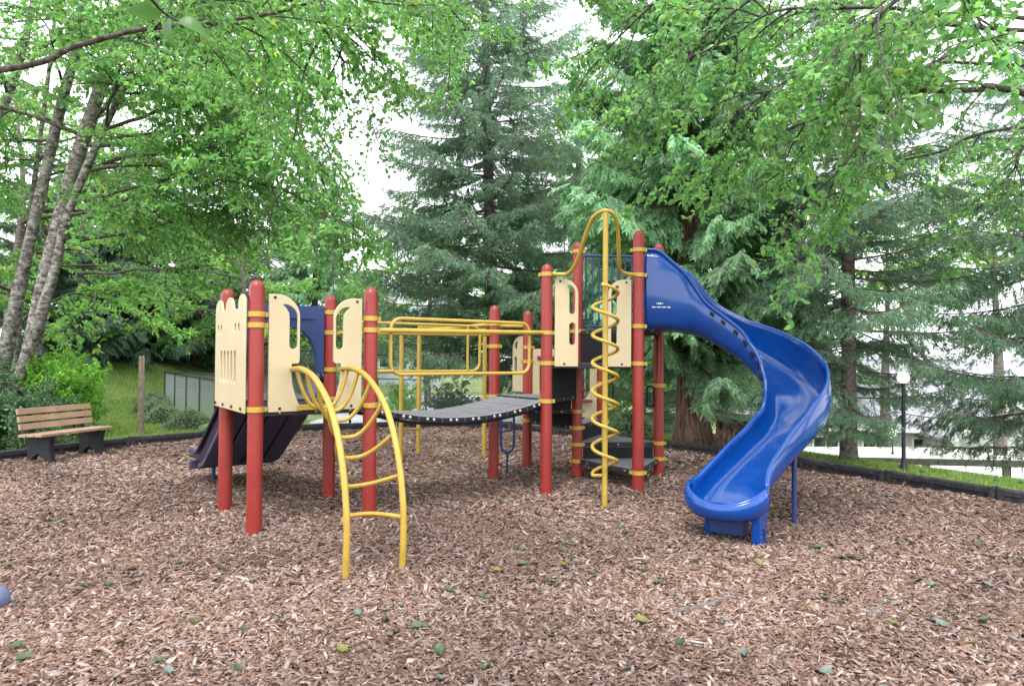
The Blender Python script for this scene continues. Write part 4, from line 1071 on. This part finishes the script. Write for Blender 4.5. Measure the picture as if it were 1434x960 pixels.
def clipped_bush(loc, w, h, label, group, seed):
    b = Vector(loc); e = empty('clipped_bush', b, label, 'bush', group); n = 2600
    r_ = np.random.default_rng(seed)
    u = unit(r_.normal(0, 1, (n, 3))); u[:, 2] = np.abs(u[:, 2]) * 1.0 - .12
    bump = 1 + .10 * np.sin(u[:, 0] * 5 + seed) * np.sin(u[:, 1] * 6) + .08 * np.sin(u[:, 2] * 9 + u[:, 0] * 7)
    P = u * np.array([w / 2, w / 2, h * .92]) * (bump * r_.uniform(.86, 1.02, n))[:, None]
    D = unit(u + r_.normal(0, .6, (n, 3))); N = unit(u + r_.normal(0, .5, (n, 3)))
    L = r_.uniform(.03, .055, n)
    V, F, c = leaves_np(P, D, N, L, L * .32, lcol(n))
    link('foliage', np_mesh('foliage', V, F, M['box'], c), b, e)
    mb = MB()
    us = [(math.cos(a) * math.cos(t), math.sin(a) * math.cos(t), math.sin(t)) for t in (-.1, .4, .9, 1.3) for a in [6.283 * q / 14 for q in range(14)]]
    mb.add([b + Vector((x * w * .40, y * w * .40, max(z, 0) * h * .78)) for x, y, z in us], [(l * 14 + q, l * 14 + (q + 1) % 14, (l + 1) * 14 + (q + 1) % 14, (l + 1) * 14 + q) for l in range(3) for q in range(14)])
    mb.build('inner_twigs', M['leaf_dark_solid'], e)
    return e
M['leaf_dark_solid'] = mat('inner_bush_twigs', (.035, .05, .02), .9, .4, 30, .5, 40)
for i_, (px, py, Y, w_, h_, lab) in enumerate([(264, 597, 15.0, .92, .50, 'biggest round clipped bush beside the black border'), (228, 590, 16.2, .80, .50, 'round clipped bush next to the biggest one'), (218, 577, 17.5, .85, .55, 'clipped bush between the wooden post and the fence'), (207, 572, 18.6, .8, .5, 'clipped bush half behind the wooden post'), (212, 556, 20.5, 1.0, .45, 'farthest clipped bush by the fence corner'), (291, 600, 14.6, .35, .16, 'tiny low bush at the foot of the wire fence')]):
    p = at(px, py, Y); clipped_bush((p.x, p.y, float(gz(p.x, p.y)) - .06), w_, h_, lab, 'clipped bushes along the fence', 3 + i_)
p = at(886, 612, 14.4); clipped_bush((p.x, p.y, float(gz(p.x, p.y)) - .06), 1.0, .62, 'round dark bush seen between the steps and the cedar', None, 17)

# ------------------------------------------------------------------ border timbers
def border_piece():
    L = 1.235; mb = MB()
    prof = [(-.05, 0), (-.05, .055), (-.022, .063), (-.022, .108), (-.05, .116), (-.05, .168), (-.035, .182), (.035, .182), (.05, .168), (.05, 0)]
    n = len(prof); xs_ = (-L / 2 + .07, L / 2 - .07)
    V = [(x, y, z) for x in xs_ for y, z in prof]
    mb.add(V, [tuple(range(n)), tuple(reversed(range(n, 2 * n)))] + [(k, n + k, n + (k + 1) % n, (k + 1) % n) for k in range(n)])
    me = mb.build('timber_rail', M['border'], None, origin=(0, 0, 0), smooth=None).data
    kn = []
    for s in (-1, 1):
        q = MB().box((s * (L / 2 - .035), 0, .09), (.07, .112, .186)); kn.append(q.build('end_knuckle', M['border'], None, origin=(0, 0, 0), smooth=None).data)
    pin = MB().lathe([(.02, .18), (.02, .192), (.012, .198)], (L / 2, 0, 0), 10).build('stake', M['border'], None, origin=(0, 0, 0)).data
    for o in [o for o in COL.objects if o.name in ('timber_rail', 'end_knuckle', 'end_knuckle.001', 'stake')]: bpy.data.objects.remove(o)
    return me, kn, pin
brm, bkn, bpin = border_piece()
BLAB = ['below the large dark shrub', 'behind the bench end by the shrubs', 'behind the bench seat', 'in front of the wooden post', 'in front of the biggest clipped bush', 'behind the small purple slide', 'behind the arch climber feet', 'under the sag of the bridge, left of the shrub',
        'just behind the rear yellow bar leg', 'behind the dark blue step loop', 'behind the lowest dark steps', 'in front of the round dark bush', 'in front of the cedar trunk', 'behind the low end of the blue slide', 'in front of the straight spruce trunk', 'in front of the lit lamp post', 'past the lit lamp post, last of the row']
bk = 0
Pb = spline([(x, y, 0) for x, y in BORD], 20); acc = 0; pos = [Pb[0]]
for i_ in range(1, len(Pb)):
    acc += (Pb[i_] - Pb[i_ - 1]).length
    if acc >= 1.22: pos.append(Pb[i_]); acc = 0
for i_ in range(len(pos) - 1):
    a, b_ = pos[i_], pos[i_ + 1]; c = (a + b_) / 2; ang = math.atan2(b_.y - a.y, b_.x - a.x)
    zb = float(mz(c.x, c.y)) - .02
    if c.y < 6.5 or (c.x < -7.9 and c.y < 8.6): continue
    lab, gr = 'black plastic border timber ' + BLAB[bk % len(BLAB)], 'border timbers around the wood chips'; bk += 1
    e = empty('border_timber', (c.x, c.y, zb), lab, 'edging', gr); e.rotation_euler = (random.uniform(-.02, .02), random.uniform(-.012, .012), ang)
    for nm, me in (('rail', brm), ('end_knuckle', bkn[0]), ('end_knuckle', bkn[1]), ('stake', bpin)):
        o = bpy.data.objects.new(nm, me); COL.objects.link(o); o.parent = e

# ------------------------------------------------------------------ bench
bA, bB = Vector((-6.68, 9.78, 0)), Vector((-6.47, 10.62, 0))     # centre line of the two supports
ax = (bB - bA).normalized(); fw = Vector((ax.y, -ax.x, 0))         # fw: towards the sitter's feet
bc = (bA + bB) / 2
be = empty('park_bench', bc, 'wooden slatted bench with dark plastic supports in front of the shrubs', 'bench')
for q in (bA, bB):
    U = fw
    o = [[(-.24, -.04), (-.15, -.04), (-.11, .10), (-.02, .15), (.08, .10), (.14, -.04), (.24, -.04), (.19, .12), (.17, .24), (.19, .36), (.22, .395), (-.20, .375), (-.21, .3), (-.20, .15)]]
    sp_ = panel('support', o, q, q + U, 0, .085, 'benchleg', parent=be)
    up = MB().box(q - fw * .235 + UPV * .53, (.06, .085, .50), (fw * 1 + UPV * .0).normalized(), ax, (UPV - fw * .22).normalized()); up.build('back_upright', M['benchleg'], be, bevel=.006)
Ls = 1.24
for k, (s, z) in enumerate(((.14, .425), (.0, .42), (-.14, .412))):
    MB().box(bc + fw * s + UPV * z, (Ls, .125, .04), ax, fw, UPV).build('seat_slat', M['slat'], be, bevel=.005)
for k in range(3):
    z = .53 + k * .108
    MB().box(bc - fw * (.205 + (z - .56) * .22 - .0) + UPV * z, (Ls - .02, .04, .085), ax, (fw + UPV * .22).normalized(), (UPV - fw * .22).normalized()).build('back_slat', M['slat'], be, bevel=.005)

# ------------------------------------------------------------------ wooden post
p = at(197, 603, 14.0); p.z = float(gz(p.x, p.y)) - .06
wp = empty('wooden_post', p, 'plain brown wooden post standing on the lawn', 'post')
MB().box(p + UPV * .79, (.085, .085, 1.6)).build('shaft', M['wood'], wp, bevel=.006)
MB().box(p + UPV * .8 + Vector((.05, -.01, 0)), (.012, .05, 1.6)).build('metal_strip', M['bolt'], wp)

# ------------------------------------------------------------------ wire fences
def chain_panel(L, H, sp=.055, r=.0021):
    V, F = [], []
    n = 0
    def wire(a, b):
        nonlocal n
        a, b = np.array(a), np.array(b)
        d = (b - a); d = d / np.linalg.norm(d); s = np.array([-d[2], 0, d[0]]) * r; t = np.array([0, r, 0])
        for p in (a, b):
            V.extend([p + s, p + t, p - s, p - t])
        for k in range(4): F.append((n + k, n + (k + 1) % 4, n + 4 + (k + 1) % 4, n + 4 + k))
        n += 8
    c = -H
    while c < L:
        x0, z0 = max(c, 0), max(-c, 0); x1, z1 = min(c + H, L), min(H, L - c)
        if x1 > x0: wire((x0, .002, z0), (x1, .002, z1)); wire((x0, -.002, H - z0), (x1, -.002, H - z1))
        c += sp * 1.414
    return np_mesh('wire_mesh', np.array(V), np.array(F), M['wire'])
def fence(P, H, label, z=None, spn=1.84, mid=False, group='wire fences by the court'):
    e = empty('wire_fence', P[0], label, 'fence', group)
    for a, b_ in zip(P[:-1], P[1:]):
        L = (b_ - a).length; k = max(1, round(L / spn)); l = L / k; u = (b_ - a) / L; hu = Vector((u.x, u.y, 0)).normalized()
        me = chain_panel(l, H - .06)
        for q in range(k + 1):
            p = a + u * l * q; MB().tube([p - UPV * .2, p + UPV * (H + .03)], .028, 8).build('fence_post', M['iron'], e)
            if q < k:
                o = bpy.data.objects.new('wire_mesh', me); COL.objects.link(o); tag(o, kind='stuff'); put(o, p + UPV * .03, e)
                o.rotation_euler = (0, -math.atan2(u.z, math.hypot(u.x, u.y)), math.atan2(u.y, u.x))
                MB().tube([p + UPV * H, p + u * l + UPV * H], .021, 8).build('top_rail', M['iron'], e)
    return e
c0 = Vector((-11.0, 21.8, -.08)); c1 = Vector((-6.9, 16.0, -.10))
fence([c0, c1], 1.06, 'low black wire fence running from the lawn down beside the clipped bushes')
fence([c0, Vector((-3.0, 24.0, -.35))], 1.06, 'low black wire fence crossing behind the other along the far court side')
fence([c1, Vector((-3.9, 16.6, -.30)), Vector((1.0, 17.2, -.42))], 1.9, 'tall black wire fence seen under the yellow bars')

# ------------------------------------------------------------------ lamp posts
def lamp(loc, H, gr, label, cat='lamp'):
    b = Vector(loc); e = empty('lamp_post', b, label, cat)
    MB().lathe([(.06, -.1), (.06, .05), (.04, .08), (.03, .14), (.027, .5), (.024, H - gr * 2.4), (.04, H - gr * 2.35), (.04, H - gr * 2.2)], b, 16).build('pole', M['iron'], e)
    MB().lathe([(.05, 0), (gr * .55, .02), (gr * .5, .05)], b + UPV * (H - gr * 2.22), 16).build('collar', M['iron'], e)
    gl = [(gr * .5, 0)] + [(gr * math.cos(R(q)), gr * 1.0 + gr * math.sin(R(q))) for q in (-55, -35, -15, 5, 25, 45, 65)] + [(gr * .2, gr * 2.02)]
    MB().lathe(gl, b + UPV * (H - gr * 2.18), 20).build('globe', M['lamp'], e)
    MB().lathe([(gr * .22, 0), (gr * .26, .03), (gr * .1, .06), (gr * .14, .09), (.005, .13)], b + UPV * (H - gr * .16), 12).build('finial', M['trim'], e)
    return e
p = at(1265, 528, 10.1); gzv = float(gz(p.x, p.y)) - .06
lamp((p.x, p.y, gzv), p.z - gzv + .09, .085, 'lit globe lamp on a black post past the spruce trunk')
p = at(1250, 612, 26.0); gzv = float(gz(p.x, p.y)) - .06
lamp((p.x, p.y, gzv), p.z - gzv + .25, .13, 'small lit lamp far down by the house wall')

# ------------------------------------------------------------------ low timber guard rail
ra, rb = Vector((5.0, 13.5, -.40)), Vector((9.35, 12.4, -.31))
re_ = empty('guard_rail', (ra + rb) / 2, 'weathered timber guard rail beyond the grass strip', 'railing')
u = (rb - ra).normalized(); n = UPV.cross(u).normalized()
for k in range(3):
    a = ra.lerp(rb, k / 3); b_ = ra.lerp(rb, (k + 1) / 3)
    MB().box((a + b_) / 2, ((b_ - a).length - .01, .09, .12), u, n, u.cross(n)).build('rail', M['greywood'], re_, bevel=.008)
for k in range(4):
    q = ra.lerp(rb, (k + .15) / 3.4); zz = float(gz(q.x, q.y)) - .2; q = q + n * .1
    MB().box(Vector((q.x, q.y, (zz + q.z + .02) / 2)), (.12, .1, q.z + .02 - zz), u, n, UPV).build('rail_post', M['greywood'], re_, bevel=.006)

# ------------------------------------------------------------------ houses beyond
def window(e, c, w, h, u, n):
    f = MB()
    o = MB().box(c, (w + .16, .08, h + .16), u, n, UPV).build('window', M['trim'], e, bevel=.01)
    for sx in (-1, 1):
        MB().box(c + u * sx * w / 4 + n * .035, (w / 2 - .05, .03, h - .06), u, n, UPV).build('pane', M['glass'], o)
def house(name, c, u, W, Dp, Hw, Hr, wall, label, gable_x=None):
    c, u = Vector(c), Vector(u).normalized(); n = Vector((u.y, -u.x, 0))     # n faces the camera
    e = empty(name, c, label, 'house')
    MB().box(c + UPV * Hw / 2, (W, Dp, Hw), u, n, UPV).build('wall', M[wall], e)
    for s in (1, -1):
        a = c + n * s * (Dp / 2 + .4) + UPV * (Hw - .12); r = c + UPV * (Hw + Hr)
        V = [a - u * (W / 2 + .4), a + u * (W / 2 + .4), r + u * (W / 2 + .4), r - u * (W / 2 + .4)]
        MB().add(V + [v + UPV * .14 for v in V], [(0, 1, 2, 3), (7, 6, 5, 4), (0, 4, 5, 1), (1, 5, 6, 2), (2, 6, 7, 3), (3, 7, 4, 0)]).build('roof', M['roof'], e, smooth=None)
        MB().box(a + UPV * .02 + n * s * .02, (W + .8, .05, .2), u, n, UPV).build('fascia', M['trim'], e)
    for s in (-1, 1):
        g_ = c + u * s * W / 2
        MB().add([g_ + n * Dp / 2 + UPV * Hw, g_ - n * Dp / 2 + UPV * Hw, g_ + UPV * (Hw + Hr)], [(0, 1, 2)]).build('gable', M[wall], e, smooth=None)
    return e, n
he, hn = house('house', (22.5, 42, -4.95), (1, -.12, 0), 17, 9, 2.7, 3.6, 'siding', 'grey-roofed house with white trim down the slope')
hu = Vector((1, -.12, 0)).normalized()
# gabled wing towards the viewer
wc = Vector((24.8, 36.0, -4.95)); ww, wd, wh, wr = 5.2, 4.5, 2.6, 1.75
MB().box(wc + UPV * wh / 2, (ww, wd, wh), hu, hn, UPV).build('wing_wall', M['siding'], he)
for s in (-1, 1):
    a = wc + hu * s * (ww / 2 + .35) + UPV * (wh - .2); r = wc + UPV * (wh + wr); V = [a + hn * (wd / 2 + .4), a - hn * (wd / 2 + .4), r - hn * (wd / 2 + .4), r + hn * (wd / 2 + .4)]
    if s > 0: V = V[::-1]
    MB().add(V + [v + UPV * .14 for v in V], [(0, 1, 2, 3), (7, 6, 5, 4), (0, 4, 5, 1), (1, 5, 6, 2), (2, 6, 7, 3), (3, 7, 4, 0)]).build('wing_roof', M['roof'], he, smooth=None)
    q = hn * (wd / 2 + .43); d = (r - a); MB().box((a + r) / 2 + q + UPV * .05, (d.length, .06, .24), d.normalized(), hn, d.normalized().cross(hn)).build('rake_board', M['trim'], he)
MB().add([wc + hn * (wd / 2 - .01) + hu * ww / 2 + UPV * wh, wc + hn * (wd / 2 - .01) - hu * ww / 2 + UPV * wh, wc + hn * (wd / 2 - .01) + UPV * (wh + wr)], [(0, 1, 2)]).build('wing_gable', M['siding'], he, smooth=None)
MB().box(wc + hn * (wd / 2 + .03) - hu * (ww / 2 - .08) + UPV * wh / 2, (.22, .06, wh), hu, hn, UPV).build('corner_board', M['trim'], he)
MB().box(wc + hn * (wd / 2 + .03) + hu * .4 + UPV * 1.1, (2.4, .05, 2.1), hu, hn, UPV).build('garage_door', M['brown'], he)
fcn = Vector((22.5, 42, -4.95)) + hn * 4.53
for k in range(4): window(he, fcn - hu * (7.2 - k * 2.6) + UPV * 1.6, 1.3, 1.1, hu, hn)
for s in (-6.2, -3.4): MB().box(fcn + hu * s + UPV * 1.35, (.2, .06, 2.6), hu, hn, UPV).build('corner_board', M['trim'], he)
h2, n2 = house('house', (-7.6, 44, -.45), (1, .1, 0), 6, 8, 3.4, 2.4, 'bluesiding', 'pale blue house glimpsed far behind the yellow bars')
u2 = Vector((1, .1, 0)).normalized()
for k in range(3): window(h2, Vector((-7.6, 44, -.45)) + n2 * 4.03 + u2 * (k * 1.9 - 1.9) + UPV * 1.9, 1.0, 1.2, u2, n2)
bw_ = empty('brick_wall', (11.2, 14.6, -2.06), 'low red brick wall end by the pavement past the guard rail', 'wall')
MB().box((11.6, 14.6, -1.55), (1.6, .3, 1.0)).build('wall', M['brick'], bw_, bevel=.01)
MB().box((11.6, 14.6, -1.01), (1.7, .38, .08)).build('coping', M['paving'], bw_, bevel=.01)

# ------------------------------------------------------------------ stump beside the cedar
sb = Vector((3.95, 12.2, -.06)); se = empty('tree_stump', sb, 'jagged dark rotten stump beside the cedar trunk', 'stump')
mb = MB(); nS = 22
for j, z in enumerate((0, .12, .28, .42)):
    for k in range(nS):
        a = 6.283 * k / nS; rr_ = .30 * (1.25 - .3 * z / .42) * (1 + .25 * noise.noise(Vector((math.cos(a) * 2, math.sin(a) * 2, z))))
        zz = z + (.16 * noise.noise(Vector((math.cos(a) * 3, math.sin(a) * 3, 7))) + .1 * ((k * 7) % 3 - 1) if j == 3 else 0)
        mb.V.append(sb + Vector((math.cos(a) * rr_, math.sin(a) * rr_, zz)))
mb.F = [(j * nS + k, j * nS + (k + 1) % nS, (j + 1) * nS + (k + 1) % nS, (j + 1) * nS + k) for j in range(3) for k in range(nS)]
so = mb.build('bark_shell', M['bark_cedar'], se, smooth=30); s_ = so.modifiers.new('t', 'SOLIDIFY'); s_.thickness = .05
for k in range(5):
    a = -2.4 + k * .5
    MB().tube(spline([sb + Vector((math.cos(a) * .22, math.sin(a) * .22, .3)), sb + Vector((math.cos(a) * .36, math.sin(a) * .36, .14)), sb + Vector((math.cos(a + .2) * .55, math.sin(a + .2) * .55, -.03))], 5), [.055, .055, .05, .05, .045, .04, .04, .035, .03, .025, .02], 8).build('root', M['bark_cedar'], se)

# ------------------------------------------------------------------ small things lying on the chips
def one_leaf(L, W, c, sd):
    r_ = np.random.default_rng(sd); V = []; t = np.linspace(0, 1, 7)
    for q in t:
        wv = W * math.sin(math.pi * q ** .8) ** .8; zc = .9 * L * (q - .5) ** 2 * r_.uniform(.5, 1.5) + r_.normal(0, .003)
        for s in (-1, 0, 1): V.append((L * (q - .5), s * wv * r_.uniform(.75, 1.1), zc + abs(s) * wv * (.35 + .4 * r_.random())))
    F = [(a * 3 + b, (a + 1) * 3 + b, (a + 1) * 3 + b + 1, a * 3 + b + 1) for a in range(6) for b in (0, 1)]
    return np_mesh('fallen_leaf', np.array(V), np.array(F), M['fallen'], np.tile(np.array(c), (len(V), 1)), smooth=60)
LC = {'green': ((.06, .10, .038), 'small green leaf fallen on the wood chips', 'green leaves fallen on the chips'), 'pale': ((.13, .175, .15), 'small pale grey-green leaf fallen underside up on the wood chips', 'pale leaves fallen on the chips'), 'yellow': ((.13, .125, .03), 'small yellow leaf fallen on the wood chips', 'yellow leaves fallen on the chips')}
LM = {k: [one_leaf(.085, .026, v[0], q) for q in range(3)] for k, v in LC.items()}
rg = random.Random(4)
spots = []
while len(spots) < 170:
    y = rg.uniform(3.2, 10.5) if rg.random() < .75 else rg.uniform(3.2, 6); x = rg.uniform(-.8 * y, .8 * y)
    if inside(np.array([x]), np.array([y]))[0] and y < 13: spots.append((x, y, rg.choices(('green', 'pale', 'yellow'), (.5, .35, .15))[0]))
for x, y, k in spots:
    o = bpy.data.objects.new('fallen_leaf', rg.choice(LM[k])); COL.objects.link(o)
    o.location = (x, y, float(mz(x, y)) + .022); o.rotation_euler = (rg.uniform(-.35, .35), rg.uniform(-.35, .35), rg.uniform(0, 6.28)); o.scale = (rg.uniform(.6, 1.15),) * 3
    tag(o, LC[k][1], 'leaf', LC[k][2])
for x, y, k in [(rg.uniform(-9.5, -5.5), rg.uniform(12.6, 18), rg.choice(('pale', 'yellow'))) for _ in range(22)] + [(3.9 + q * .575 + d_ * .82, 10.04 - q * .82 + d_ * .575, rg.choice(('pale', 'pale', 'yellow'))) for q, d_ in [(rg.uniform(-.5, 4), rg.uniform(.4, 1.9)) for _ in range(26)]]:
    if inside(np.array([x]), np.array([y]))[0]: continue
    o = bpy.data.objects.new('fallen_leaf', rg.choice(LM[k])); COL.objects.link(o)
    o.location = (x, y, float(gz(x, y)) - .02); o.rotation_euler = (rg.uniform(-.3, .3), rg.uniform(-.3, .3), rg.uniform(0, 6.28)); o.scale = (rg.uniform(.8, 1.3),) * 3
    tag(o, LC[k][1].replace('the wood chips', 'the lawn grass'), 'leaf', LC[k][2].replace('chips', 'lawn'))
def stick(a, b_, r, label):
    a, b_ = Vector((*a, 0)), Vector((*b_, 0)); P = [a.lerp(b_, t) + Vector((0, .006 * math.sin(9 * t) + .01 * math.sin(17 * t), float(mz(*a.lerp(b_, t).xy)) + .014)) for t in np.linspace(0, 1, 9)]
    tag(MB().tube(P, [r * (.6 + .4 * math.sin(3 * q)) + .002 for q in np.linspace(.2, 1, 9)], 7).build('stick', M['stick']), label, 'stick')
stick((1.0, 4.2), (1.42, 4.42), .014, 'grey weathered stick lying on the wood chips, the thicker one')
stick((2.15, 4.14), (2.5, 4.55), .010, 'thin bent grey twig lying on the wood chips')
bc_ = Vector((-3.16, 4.24, .075)); bl = empty('ball', bc_ - UPV * .07, 'blue-grey ribbed ball lying on the wood chips', 'ball')
prof = []
for q in range(-88, 90, 4): prof.append(((.072 + (.004 if (q // 4) % 2 == 0 else 0)) * math.cos(R(q)), .072 * math.sin(R(q))))
M['ball'] = mat('blue_grey_rubber', (.09, .11, .19), .6, .1, 10)
MB().lathe(prof, bc_, 28, (.6, -.6, .4)).build('ribbed_shell', M['ball'], bl, smooth=30)
